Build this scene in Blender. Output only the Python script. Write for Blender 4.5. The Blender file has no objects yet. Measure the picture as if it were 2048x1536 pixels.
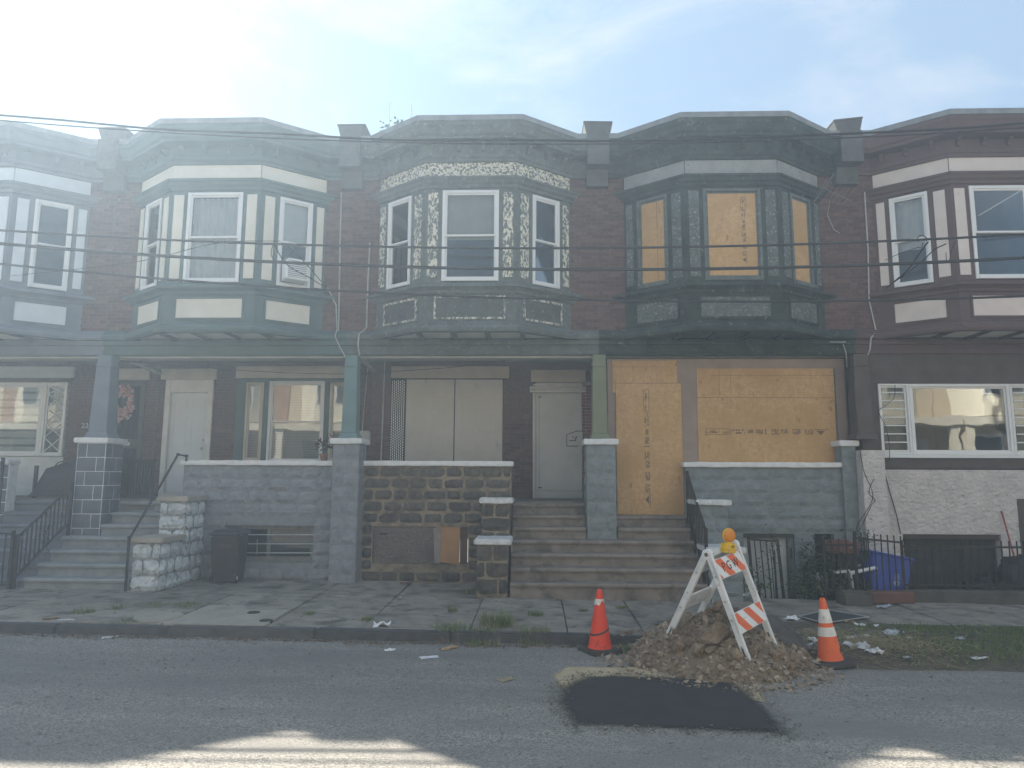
import bpy, bmesh, math, random
from mathutils import Vector, Matrix, noise as mnoise
R = math.radians
rnd = random.Random(7)
scene = bpy.context.scene
COL = scene.collection

# ------------------------------------------------------------------ camera
FPX, PITCH, YAW, ROLL, CAMD, CAMH = 1420.0, R(7.636), R(1.919), R(0.266), 13.0, 1.8
def cam_axes():
    f0 = Vector((-math.sin(YAW), math.cos(YAW), 0)); r0 = Vector((math.cos(YAW), math.sin(YAW), 0)); u0 = Vector((0, 0, 1))
    f = f0 * math.cos(PITCH) + u0 * math.sin(PITCH); u = -f0 * math.sin(PITCH) + u0 * math.cos(PITCH)
    return f, r0 * math.cos(ROLL) + u * math.sin(ROLL), -r0 * math.sin(ROLL) + u * math.cos(ROLL)
CF, CR, CU = cam_axes()
CPOS = Vector((0, -CAMD, CAMH))
cam_data = bpy.data.cameras.new('camera'); cam = bpy.data.objects.new('camera', cam_data); COL.objects.link(cam)
cam_data.sensor_fit = 'HORIZONTAL'; cam_data.sensor_width = 36.0; cam_data.lens = FPX / 2048 * 36
cam_data.clip_start = 0.05; cam_data.clip_end = 2000
cam.matrix_world = Matrix(((CR.x, CU.x, -CF.x, CPOS.x), (CR.y, CU.y, -CF.y, CPOS.y), (CR.z, CU.z, -CF.z, CPOS.z), (0, 0, 0, 1)))
scene.camera = cam

# ------------------------------------------------------------------ light
SUN_AZ, SUN_EL = R(-44), R(41.6)      # azimuth from +Y towards +X
S = Vector((math.sin(SUN_AZ) * math.cos(SUN_EL), math.cos(SUN_AZ) * math.cos(SUN_EL), math.sin(SUN_EL)))
sun_data = bpy.data.lights.new('sun', 'SUN'); sun_data.energy = 3.6; sun_data.angle = R(0.6); sun_data.color = (1.0, 0.92, 0.79)
sun = bpy.data.objects.new('sun', sun_data); COL.objects.link(sun)
sun.rotation_euler = S.to_track_quat('Z', 'Y').to_euler(); sun.location = (-20, 20, 30)
SKY_STRENGTH = 0.06
world = bpy.data.worlds.new('World'); scene.world = world; world.use_nodes = True
wn = world.node_tree.nodes; wl = world.node_tree.links
for n in list(wn): wn.remove(n)
w_out = wn.new('ShaderNodeOutputWorld'); w_bg = wn.new('ShaderNodeBackground'); w_sky = wn.new('ShaderNodeTexSky')
w_sky.sky_type = 'NISHITA'; w_sky.sun_disc = False; w_sky.sun_elevation = SUN_EL; w_sky.sun_rotation = SUN_AZ
w_sky.air_density = 1.0; w_sky.dust_density = 0.15; w_sky.ozone_density = 1.2
w_tc = wn.new('ShaderNodeTexCoord'); w_map = wn.new('ShaderNodeMapping')
w_map.inputs['Scale'].default_value = (1.0, 1.0, 2.2); w_map.inputs['Rotation'].default_value = (0.25, 0.35, 0.4); w_map.inputs['Location'].default_value = (3.1, 0.4, 1.7)
w_n1 = wn.new('ShaderNodeTexNoise'); w_n1.inputs['Scale'].default_value = 2.6; w_n1.inputs['Detail'].default_value = 9; w_n1.inputs['Roughness'].default_value = 0.62; w_n1.inputs['Distortion'].default_value = 0.4
w_r1 = wn.new('ShaderNodeValToRGB'); w_r1.color_ramp.elements[0].position = 0.46; w_r1.color_ramp.elements[1].position = 0.68
w_mix = wn.new('ShaderNodeMix'); w_mix.data_type = 'RGBA'; w_mix.inputs[7].default_value = (3.5, 3.6, 3.75, 1)
w_mm = wn.new('ShaderNodeMath'); w_mm.operation = 'MULTIPLY'; w_mm.inputs[1].default_value = 0.62
wl.new(w_tc.outputs['Generated'], w_map.inputs[0]); wl.new(w_map.outputs[0], w_n1.inputs['Vector']); wl.new(w_n1.outputs['Fac'], w_r1.inputs[0])
wl.new(w_r1.outputs[0], w_mm.inputs[0]); wl.new(w_mm.outputs[0], w_mix.inputs[0]); w_even_tint = wn.new('ShaderNodeMix'); w_even_tint.data_type = 'RGBA'; w_even_tint.inputs[0].default_value = 0.93; w_even_tint.inputs[7].default_value = (1.65, 2.3, 3.1, 1)   # flat tint added over the whole sky to even out its light
wl.new(w_sky.outputs[0], w_even_tint.inputs[6]); wl.new(w_even_tint.outputs[2], w_mix.inputs[6])
wl.new(w_mix.outputs[2], w_bg.inputs[0]); w_bg.inputs[1].default_value = SKY_STRENGTH; wl.new(w_bg.outputs[0], w_out.inputs[0])
scene.view_settings.view_transform = 'Standard'; scene.view_settings.look = 'None'
scene.view_settings.exposure = 2.1; scene.view_settings.gamma = 1.0; scene.view_settings.use_curve_mapping = False
scene.render.engine = 'CYCLES'
scene.cycles.max_bounces = 8; scene.cycles.diffuse_bounces = 4; scene.cycles.transparent_max_bounces = 24
scene.cycles.volume_bounces = 1; scene.cycles.use_denoising = True

# ------------------------------------------------------------------ measuring helpers (real planes in metres)
def ray(px, py): return CF + CR * ((px - 1024) / FPX) - CU * ((py - 768) / FPX)
def PY(px, py, Y):
    d = ray(px, py); return CPOS + d * ((Y + CAMD) / d.y)
def XZ(px, py, Y):
    p = PY(px, py, Y); return p.x, p.z
def gz(x): return -0.009 * (x + 3.0)                 # the street falls gently to the right
CURB_Y = -4.02
def walk_z(x, y): return gz(x) + 0.012 * y
def road_z(x, y=-6): return gz(x) - 0.16
def PG(px, py, road=True):
    d = ray(px, py); z = 0.0
    for _ in range(6):
        p = CPOS + d * ((z - CAMH) / d.z); z = road_z(p.x) if road else walk_z(p.x, p.y)
    return CPOS + d * ((z - CAMH) / d.z)

# ------------------------------------------------------------------ object helpers
WPOS = {}
def tag(o, label=None, cat=None, group=None, kind=None):
    if label: o['label'] = label
    if cat: o['category'] = cat
    if group: o['group'] = group
    if kind: o['kind'] = kind
    return o
def thing(name, loc, label, cat, group=None):
    o = bpy.data.objects.new(name, None); COL.objects.link(o); o.empty_display_size = 0.2
    o.location = loc; WPOS[o.name] = Vector(loc)
    return tag(o, label, cat, group)
def put(name, mesh, loc, parent=None, rot=None, scale=None):
    o = bpy.data.objects.new(name, mesh); COL.objects.link(o)
    loc = Vector(loc); WPOS[o.name] = loc
    if parent is not None:
        o.parent = parent; o.location = loc - WPOS[parent.name]
    else: o.location = loc
    if rot is not None: o.rotation_euler = rot
    if scale is not None: o.scale = scale
    return o
class MB:
    def __init__(s): s.v = []; s.f = []
    def add(s, vs, fs):
        b = len(s.v); s.v += [Vector(v) for v in vs]; s.f += [tuple(i + b for i in f) for f in fs]; return s
    def box(s, x0, x1, y0, y1, z0, z1):
        return s.add([(x0,y0,z0),(x1,y0,z0),(x1,y1,z0),(x0,y1,z0),(x0,y0,z1),(x1,y0,z1),(x1,y1,z1),(x0,y1,z1)],
                     [(0,3,2,1),(4,5,6,7),(0,1,5,4),(1,2,6,5),(2,3,7,6),(3,0,4,7)])
    def taper(s, cx, cy, z0, z1, a0, b0, a1, b1):
        return s.add([(cx-a0,cy-b0,z0),(cx+a0,cy-b0,z0),(cx+a0,cy+b0,z0),(cx-a0,cy+b0,z0),(cx-a1,cy-b1,z1),(cx+a1,cy-b1,z1),(cx+a1,cy+b1,z1),(cx-a1,cy+b1,z1)],
                     [(0,3,2,1),(4,5,6,7),(0,1,5,4),(1,2,6,5),(2,3,7,6),(3,0,4,7)])
    def bar(s, a, b, w, t, up=(0,0,1)):
        a = Vector(a); b = Vector(b); d = (b - a).normalized(); up = Vector(up)
        x = d.cross(up)
        if x.length < 1e-4: x = d.cross(Vector((0,1,0)))
        x.normalize(); y = x.cross(d).normalized(); x *= w / 2; y *= t / 2
        return s.add([a-x-y, a+x-y, a+x+y, a-x+y, b-x-y, b+x-y, b+x+y, b-x+y], [(0,3,2,1),(4,5,6,7),(0,1,5,4),(1,2,6,5),(2,3,7,6),(3,0,4,7)])
    def fbox(s, F, u0, u1, z0, z1, d0, d1):
        o, du, dn = F
        def P(u, d, z): return (o[0] + du[0]*u + dn[0]*d, o[1] + du[1]*u + dn[1]*d, z)
        return s.add([P(u0,d1,z0),P(u1,d1,z0),P(u1,d0,z0),P(u0,d0,z0),P(u0,d1,z1),P(u1,d1,z1),P(u1,d0,z1),P(u0,d0,z1)],
                     [(0,3,2,1),(4,5,6,7),(0,1,5,4),(1,2,6,5),(2,3,7,6),(3,0,4,7)])
    def prism(s, poly, z0, z1):
        n = len(poly)
        return s.add([(p[0],p[1],z0) for p in poly] + [(p[0],p[1],z1) for p in poly],
                     [tuple(range(n-1,-1,-1)), tuple(range(n,2*n))] + [(i,(i+1)%n,n+(i+1)%n,n+i) for i in range(n)])
    def tube(s, pts, r, n=8, cap=True):
        pts = [Vector(p) for p in pts]; rings = []
        rr = r if isinstance(r, (list, tuple)) else [r] * len(pts)
        up = None
        for i, p in enumerate(pts):
            d = (pts[min(i+1, len(pts)-1)] - pts[max(i-1, 0)]).normalized()
            if up is None:
                up = Vector((0,0,1)) if abs(d.z) < 0.9 else Vector((0,1,0))
            x = d.cross(up).normalized(); y = x.cross(d).normalized(); up = y
            rings.append([p + (x * math.cos(2*math.pi*k/n) + y * math.sin(2*math.pi*k/n)) * rr[i] for k in range(n)])
        b = len(s.v)
        for q in rings: s.v += q
        for i in range(len(pts)-1):
            for k in range(n): s.f.append((b+i*n+k, b+i*n+(k+1)%n, b+(i+1)*n+(k+1)%n, b+(i+1)*n+k))
        if cap:
            s.f.append(tuple(b+k for k in range(n-1,-1,-1))); s.f.append(tuple(b+(len(pts)-1)*n+k for k in range(n)))
        return s
    def lathe(s, c, prof, n=24, M=None):
        b = len(s.v)
        for (r, z) in prof:
            for k in range(n):
                p = Vector((r*math.cos(2*math.pi*k/n), r*math.sin(2*math.pi*k/n), z))
                if M is not None: p = M @ p
                s.v.append(p + Vector(c))
        for i in range(len(prof)-1):
            for k in range(n): s.f.append((b+i*n+k, b+i*n+(k+1)%n, b+(i+1)*n+(k+1)%n, b+(i+1)*n+k))
        s.f.append(tuple(b+k for k in range(n-1,-1,-1))); s.f.append(tuple(b+(len(prof)-1)*n+k for k in range(n)))
        return s
    def sweep(s, prof, pathfn):
        rows = [[(p[0], p[1], z) for p in pathfn(e)] for e, z in prof]
        b = len(s.v); m = len(rows[0])
        for r in rows: s.v += [Vector(q) for q in r]
        for i in range(len(rows)-1):
            for k in range(m-1): s.f.append((b+i*m+k, b+i*m+k+1, b+(i+1)*m+k+1, b+(i+1)*m+k))
        n = len(rows)
        s.f.append(tuple(b+i*m for i in range(n))); s.f.append(tuple(b+i*m+m-1 for i in range(n-1,-1,-1)))
        return s
    def mesh(s, name, mat, origin=(0,0,0), smooth=False, bevel=0.0, seg=1, jitter=0.0):
        me = bpy.data.meshes.new(name); o = Vector(origin)
        me.from_pydata([tuple(v - o) for v in s.v], [], s.f)
        bm = bmesh.new(); bm.from_mesh(me)
        bmesh.ops.recalc_face_normals(bm, faces=bm.faces)
        if bevel > 0: bmesh.ops.bevel(bm, geom=list(bm.edges), offset=bevel, segments=seg, affect='EDGES', clamp_overlap=True)
        if jitter:
            for v in bm.verts:
                q = mnoise.noise_vector((v.co + o) * 9.0); v.co += q * jitter
        bm.to_mesh(me); bm.free()
        if smooth:
            for p in me.polygons: p.use_smooth = True
        if mat is not None: me.materials.append(mat)
        return me
    def build(s, name, mat, parent=None, smooth=False, bevel=0.0, seg=1, jitter=0.0, base=False):
        lo = Vector((min(v.x for v in s.v), min(v.y for v in s.v), min(v.z for v in s.v)))
        hi = Vector((max(v.x for v in s.v), max(v.y for v in s.v), max(v.z for v in s.v)))
        c = (lo + hi) / 2
        if base: c.z = lo.z
        return put(name, s.mesh(name, mat, c, smooth, bevel, seg, jitter), c, parent)

# ------------------------------------------------------------------ materials
MATS = {}
GAIN = 1.2      # one common paint and masonry brightness
def nodes_of(name):
    m = bpy.data.materials.new(name); m.use_nodes = True; nt = m.node_tree
    for n in list(nt.nodes): nt.nodes.remove(n)
    out = nt.nodes.new('ShaderNodeOutputMaterial'); bs = nt.nodes.new('ShaderNodeBsdfPrincipled')
    nt.links.new(bs.outputs[0], out.inputs[0]); MATS[name] = m
    return m, nt, bs, out
def nd(nt, t, **kw):
    n = nt.nodes.new('ShaderNode' + t)
    for k, v in kw.items():
        if k in n.inputs.keys(): n.inputs[k].default_value = v
        else: setattr(n, k, v)
    return n
def noise(nt, vec, scale, detail=5, rough=0.6, dist=0.0):
    n = nd(nt, 'TexNoise', Scale=scale, Detail=detail, Roughness=rough, Distortion=dist); nt.links.new(vec, n.inputs['Vector']); return n.outputs['Fac']
def ramp(nt, fac, a, b):
    n = nd(nt, 'MapRange'); n.inputs['From Min'].default_value = a; n.inputs['From Max'].default_value = b; n.clamp = True
    nt.links.new(fac, n.inputs['Value']); return n.outputs['Result']
def mix(nt, fac, a, b, mode='MIX'):
    n = nd(nt, 'Mix', data_type='RGBA', blend_type=mode)
    for i, v in ((0, fac), (6, a), (7, b)):
        if hasattr(v, 'is_output'): nt.links.new(v, n.inputs[i])
        elif i == 0: n.inputs[0].default_value = v
        else: n.inputs[i].default_value = (*v, 1) if len(v) == 3 else v
    return n.outputs[2]
def math_(nt, op, a, b=None):
    n = nd(nt, 'Math', operation=op)
    for i, v in ((0, a), (1, b)):
        if v is None: continue
        if hasattr(v, 'is_output'): nt.links.new(v, n.inputs[i])
        else: n.inputs[i].default_value = v
    return n.outputs[0]
def pos(nt, scale=None, rot=None):
    g = nd(nt, 'NewGeometry').outputs['Position']
    if scale is None and rot is None: return g
    m = nd(nt, 'Mapping'); nt.links.new(g, m.inputs[0])
    if scale: m.inputs['Scale'].default_value = scale
    if rot: m.inputs['Rotation'].default_value = rot
    return m.outputs[0]
def bumpit(nt, bs, h, strength, dist=0.01):
    b = nd(nt, 'Bump'); b.inputs['Strength'].default_value = strength; b.inputs['Distance'].default_value = dist
    nt.links.new(h, b.inputs['Height']); nt.links.new(b.outputs[0], bs.inputs['Normal'])
def M(name, c1, c2=None, scale=3.0, rough=0.8, bump=0.0, bscale=60, bdist=0.005, spec=0.3, metal=0.0, rand=0.0, lo=0.35, hi=0.65,
      peel=None, pscale=9, plo=0.5, phi=0.53, pdist=0.6, pstretch=None, stain=None, sscale=1.2, slo=0.55, shi=0.8):
    if name in MATS: return MATS[name]
    m, nt, bs, out = nodes_of(name)
    P = pos(nt)
    c2 = c2 or tuple(x * 0.75 for x in c1)
    c1 = tuple(min(0.72, x * GAIN) for x in c1); c2 = tuple(min(0.70, x * GAIN) for x in c2)
    if peel: peel = tuple(min(0.70, x * GAIN) for x in peel)
    col = mix(nt, ramp(nt, noise(nt, P, scale), lo, hi), c1, c2)
    if stain: col = mix(nt, ramp(nt, noise(nt, P, sscale, 6, 0.65, 0.5), slo, shi), col, stain)
    h = None
    if peel:
        pv = pos(nt, pstretch) if pstretch else P
        f = ramp(nt, noise(nt, pv, pscale, 8, 0.7, pdist), plo, phi); col = mix(nt, f, col, peel); h = f
    if rand:
        oi = nd(nt, 'ObjectInfo').outputs['Random']
        mr = nd(nt, 'MapRange'); nt.links.new(oi, mr.inputs['Value']); mr.inputs['To Min'].default_value = 1 - rand; mr.inputs['To Max'].default_value = 1 + rand
        hs = nd(nt, 'HueSaturation'); nt.links.new(col, hs.inputs['Color']); nt.links.new(mr.outputs[0], hs.inputs['Value']); col = hs.outputs[0]
    nt.links.new(col, bs.inputs['Base Color'])
    bs.inputs['Roughness'].default_value = rough; bs.inputs['Metallic'].default_value = metal; bs.inputs['Specular IOR Level'].default_value = spec
    if bump:
        hh = noise(nt, P, bscale, 6, 0.65)
        if h is not None: hh = math_(nt, 'ADD', math_(nt, 'MULTIPLY', hh, 0.6), math_(nt, 'MULTIPLY', h, -0.7))
        bumpit(nt, bs, hh, bump, bdist)
    return m

BRICK = M('brick', (0.118, 0.066, 0.055), (0.075, 0.046, 0.041), 14, 0.85, 0.3, 90, 0.002, rand=0.25)
BRICK_R = M('brick_red', (0.20, 0.070, 0.052), (0.12, 0.048, 0.040), 14, 0.85, 0.3, 90, 0.002, rand=0.2)
MORTAR = M('mortar', (0.115, 0.092, 0.082), (0.08, 0.066, 0.06), 20, 0.95)
MORTAR_L = M('mortar_light', (0.36, 0.30, 0.27), (0.2, 0.16, 0.15), 20, 0.95)
CREAM = M('cream_paint', (0.56, 0.535, 0.465), (0.50, 0.48, 0.415), 2, 0.7, 0.1, 30, 0.002)
GREYWHITE = M('greywhite_paint', (0.50, 0.54, 0.58), (0.44, 0.48, 0.52), 2, 0.7)
SLATE = M('slate_paint', (0.135, 0.155, 0.18), (0.115, 0.13, 0.155), 3, 0.65, 0.1, 30, 0.002)
GREEN = M('green_paint', (0.078, 0.115, 0.112), (0.062, 0.095, 0.093), 3, 0.6, 0.1, 30, 0.002)
TEAL = M('teal_paint', (0.115, 0.18, 0.18), (0.095, 0.155, 0.155), 3, 0.6, 0.1, 30, 0.002)
WEATHERED = M('weathered_trim', (0.105, 0.125, 0.12), (0.075, 0.085, 0.08), 5, 0.8, 0.25, 40, 0.003, peel=(0.17, 0.175, 0.16), pscale=16, plo=0.57, phi=0.62)
PEEL = M('peeling_cream', (0.10, 0.115, 0.115), (0.075, 0.085, 0.085), 6, 0.85, 0.4, 40, 0.004, peel=(0.52, 0.49, 0.40), pscale=21, plo=0.475, phi=0.50, pdist=0.4)
PEEL_V = M('peeling_cream_strips', (0.13, 0.145, 0.135), (0.10, 0.11, 0.105), 6, 0.85, 0.4, 40, 0.004, peel=(0.55, 0.52, 0.43), pscale=24, plo=0.50, phi=0.52, pstretch=(1, 1, 0.5))
PEEL_D = M('peeled_panel', (0.085, 0.095, 0.09), (0.06, 0.065, 0.06), 6, 0.9, 0.4, 40, 0.004, peel=(0.30, 0.29, 0.25), pscale=24, plo=0.62, phi=0.66, pstretch=(1, 1, 0.6))
SCORCH = M('scorched_green', (0.042, 0.058, 0.05), (0.022, 0.027, 0.023), 3.5, 0.85, 0.35, 40, 0.004, peel=(0.095, 0.115, 0.10), pscale=7, plo=0.58, phi=0.66)
SCORCH_P = M('scorched_panel', (0.10, 0.115, 0.11), (0.065, 0.075, 0.07), 5, 0.85, 0.3, 40, 0.003, peel=(0.24, 0.25, 0.24), pscale=22, plo=0.55, phi=0.62)
SCORCH_F = M('grey_frieze', (0.25, 0.265, 0.26), (0.20, 0.21, 0.205), 4, 0.85, 0.2, 40, 0.003, peel=(0.10, 0.11, 0.105), pscale=26, plo=0.60, phi=0.64)
BROWN = M('brown_trim', (0.095, 0.062, 0.058), (0.08, 0.052, 0.05), 3, 0.65, 0.1, 30, 0.002)
BROWNL = M('brown_boards', (0.085, 0.07, 0.06), (0.065, 0.053, 0.046), 3, 0.75, 0.2, 30, 0.003)
PINKCREAM = M('pink_cream', (0.54, 0.48, 0.45), (0.48, 0.43, 0.40), 3, 0.75, stain=(0.3, 0.26, 0.24), sscale=9, slo=0.68, shi=0.74)
VINYL = M('white_vinyl', (0.62, 0.64, 0.66), (0.56, 0.58, 0.60), 4, 0.45)
WHITE_TRIM = M('white_trim', (0.60, 0.60, 0.58), (0.50, 0.50, 0.48), 4, 0.55)
LINTEL = M('lintel_cream', (0.48, 0.44, 0.36), (0.40, 0.37, 0.30), 3, 0.8, 0.15, 40, 0.002)
LINTEL_P = M('lintel_peel', (0.44, 0.37, 0.29), (0.36, 0.31, 0.25), 3, 0.85, 0.2, 40, 0.003, peel=(0.15, 0.13, 0.11), pscale=14, plo=0.66, phi=0.69)
FLASH = M('metal_flashing', (0.20, 0.215, 0.225), (0.15, 0.16, 0.17), 5, 0.7)
ROOFM = M('roof_membrane', (0.10, 0.10, 0.10), None, 3, 0.9)
STONE_G = M('grey_painted_stone', (0.205, 0.218, 0.235), (0.16, 0.17, 0.185), 6, 0.75, 0.8, 12, 0.03, rand=0.06, stain=(0.11, 0.12, 0.145), sscale=2.2)
STONE_4 = M('bluegrey_painted_stone', (0.18, 0.205, 0.21), (0.14, 0.16, 0.165), 6, 0.78, 0.8, 12, 0.03, rand=0.06)
JOINT_G = M('grey_painted_joint', (0.185, 0.197, 0.212), (0.15, 0.16, 0.172), 8, 0.85, 0.3, 50, 0.004)
JOINT_4 = M('bluegrey_painted_joint', (0.19, 0.215, 0.22), (0.155, 0.175, 0.18), 8, 0.85, 0.3, 50, 0.004)
STONE_B = M('dark_rubble_stone', (0.095, 0.082, 0.066), (0.045, 0.041, 0.037), 9, 0.92, 0.7, 30, 0.012, rand=0.30, stain=(0.15, 0.12, 0.085), sscale=5)
JOINT_B = M('sandy_mortar', (0.24, 0.19, 0.13), (0.13, 0.105, 0.08), 7, 0.95, 0.4, 50, 0.005, stain=(0.07, 0.06, 0.05), sscale=1.6, slo=0.5, shi=0.7)
STONE_W = M('whitewashed_stone', (0.50, 0.53, 0.54), (0.30, 0.34, 0.37), 7, 0.85, 0.6, 24, 0.015, peel=(0.20, 0.195, 0.18), pscale=6, plo=0.56, phi=0.63, pdist=1.2, rand=0.1)
JOINT_W = M('whitewashed_joint', (0.30, 0.32, 0.33), (0.10, 0.10, 0.10), 9, 0.95)
CAPW = M('white_painted_cap', (0.62, 0.63, 0.63), (0.50, 0.51, 0.52), 8, 0.7, 0.3, 30, 0.006, peel=(0.30, 0.26, 0.22), pscale=14, plo=0.68, phi=0.71)
CAPW2 = M('chipped_white_cap', (0.58, 0.60, 0.61), (0.42, 0.43, 0.43), 8, 0.7, 0.4, 30, 0.008, peel=(0.24, 0.20, 0.16), pscale=11, plo=0.60, phi=0.64)
SLATEBLOCK = M('slate_painted_block', (0.095, 0.105, 0.125), (0.075, 0.083, 0.10), 6, 0.7, 0.4, 30, 0.008, rand=0.05)
WHITEJOINT = M('white_joint', (0.55, 0.57, 0.60), (0.45, 0.47, 0.50), 10, 0.8)
STUCCO = M('white_stucco', (0.47, 0.44, 0.42), (0.40, 0.375, 0.36), 5, 0.9, 0.0)
BEIGE = M('beige_wall', (0.27, 0.205, 0.165), (0.22, 0.17, 0.14), 2, 0.8)
STEPB = M('brown_concrete_step', (0.215, 0.185, 0.158), (0.15, 0.13, 0.113), 4, 0.85, 0.3, 50, 0.003, stain=(0.055, 0.047, 0.042), sscale=2.6, slo=0.5, shi=0.75)
STEPG = M('grey_concrete_step', (0.22, 0.235, 0.24), (0.16, 0.175, 0.185), 4, 0.85, 0.3, 50, 0.003, stain=(0.15, 0.11, 0.075), sscale=5, slo=0.64, shi=0.76)
STEPS1 = M('slate_step', (0.13, 0.145, 0.175), (0.10, 0.115, 0.14), 4, 0.8, 0.2, 50, 0.003)
IRON = M('black_iron', (0.022, 0.022, 0.026), (0.03, 0.028, 0.028), 20, 0.55)
RUSTIRON = M('rusty_iron', (0.022, 0.021, 0.020), (0.040, 0.028, 0.020), 14, 0.8)
BLACKPLASTIC = M('black_plastic', (0.018, 0.018, 0.022), (0.026, 0.024, 0.027), 5, 0.5)
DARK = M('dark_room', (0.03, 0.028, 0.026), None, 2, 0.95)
ROOM = M('room_plaster', (0.22, 0.21, 0.19), None, 2, 0.95)
CEIL = M('porch_ceiling_paint', (0.40, 0.39, 0.35), (0.33, 0.32, 0.29), 3, 0.8)
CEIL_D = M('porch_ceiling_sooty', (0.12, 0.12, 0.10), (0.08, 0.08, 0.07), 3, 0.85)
FLOORC = M('porch_floor_concrete', (0.15, 0.14, 0.13), None, 3, 0.9)
DOORW = M('white_door', (0.55, 0.58, 0.60), (0.51, 0.54, 0.56), 2, 0.5)
DOORSTEEL = M('grey_steel_door', (0.45, 0.455, 0.435), (0.39, 0.395, 0.375), 2.2, 0.55, stain=(0.42, 0.42, 0.39), sscale=1.2)
STEELPANEL = M('beige_steel_panel', (0.45, 0.43, 0.395), (0.40, 0.385, 0.355), 2.2, 0.5, stain=(0.33, 0.31, 0.28), sscale=3.0, slo=0.6, shi=0.78)
GALV = M('galvanised', (0.45, 0.45, 0.44), (0.36, 0.36, 0.35), 9, 0.45, metal=0.5)
SHADE = M('roller_shade', (0.42, 0.41, 0.36), (0.38, 0.37, 0.33), 3, 0.9)
CURTAIN = M('sheer_curtain', (0.62, 0.64, 0.66), (0.52, 0.54, 0.57), 6, 0.9)
BLIND = M('pale_blind', (0.50, 0.49, 0.46), (0.45, 0.44, 0.41), 3, 0.7)
PLYW = M('weathered_plywood', (0.135, 0.105, 0.09), (0.085, 0.066, 0.058), 5, 0.9)
PLYT = M('tan_plywood', (0.34, 0.185, 0.085), (0.28, 0.15, 0.07), 4, 0.85)
AMBER = None
def glass(name, bumpy=0.0, ior=1.55, tint=(0.86, 0.88, 0.88)):
    m, nt, bs, out = nodes_of(name); nt.nodes.remove(bs)
    tr = nd(nt, 'BsdfTransparent'); tr.inputs[0].default_value = (*tint, 1)
    gl = nd(nt, 'BsdfGlossy'); gl.inputs['Roughness'].default_value = 0.015; gl.inputs[0].default_value = (0.95, 0.95, 0.95, 1)
    fr = nd(nt, 'Fresnel'); fr.inputs['IOR'].default_value = ior
    ms = nd(nt, 'MixShader'); nt.links.new(fr.outputs[0], ms.inputs[0]); nt.links.new(tr.outputs[0], ms.inputs[1]); nt.links.new(gl.outputs[0], ms.inputs[2])
    if bumpy:
        b = nd(nt, 'Bump'); b.inputs['Strength'].default_value = bumpy; b.inputs['Distance'].default_value = 0.02
        nt.links.new(noise(nt, pos(nt), 2.2, 1, 0.4), b.inputs['Height']); nt.links.new(b.outputs[0], gl.inputs['Normal'])
    nt.links.new(ms.outputs[0], out.inputs[0]); return m
GLASS = glass('window_glass', 0.05)
GLASS_W = glass('wavy_window_glass', 0.07, 1.85)
def osb():
    m, nt, bs, out = nodes_of('osb_board'); cols = []
    for i, (sc, rt) in enumerate((((30, 30, 12), (0, 0.5, 0)), ((12, 14, 34), (0, -0.35, 0)), ((22, 20, 20), (0, 1.0, 0)))):
        v = nd(nt, 'TexVoronoi', Scale=1.0); v.inputs['Randomness'].default_value = 1.0
        P = pos(nt, sc, rt); nt.links.new(P, v.inputs['Vector']); cols.append(v.outputs['Color'])
    a = nd(nt, 'SeparateColor'); nt.links.new(cols[0], a.inputs[0]); b = nd(nt, 'SeparateColor'); nt.links.new(cols[1], b.inputs[0]); c = nd(nt, 'SeparateColor'); nt.links.new(cols[2], c.inputs[0])
    f = math_(nt, 'MULTIPLY', math_(nt, 'ADD', math_(nt, 'ADD', a.outputs[0], b.outputs[0]), c.outputs[0]), 0.333)
    col = mix(nt, ramp(nt, f, 0.15, 0.85), (0.45, 0.275, 0.12), (0.57, 0.365, 0.175))
    col = mix(nt, ramp(nt, a.outputs[2], 0.99, 0.998), col, (0.34, 0.19, 0.08))
    col = mix(nt, ramp(nt, noise(nt, pos(nt), 1.3), 0.4, 0.7), col, (0.44, 0.27, 0.11))
    nt.links.new(col, bs.inputs['Base Color']); bs.inputs['Roughness'].default_value = 0.75; bs.inputs['Specular IOR Level'].default_value = 0.25
    bumpit(nt, bs, f, 0.25, 0.002); return m
OSB = osb()
INK_SHADE = M('ink_and_joint_shade', (0.05, 0.045, 0.03), (0.09, 0.08, 0.05), 60, 0.9)
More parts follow.
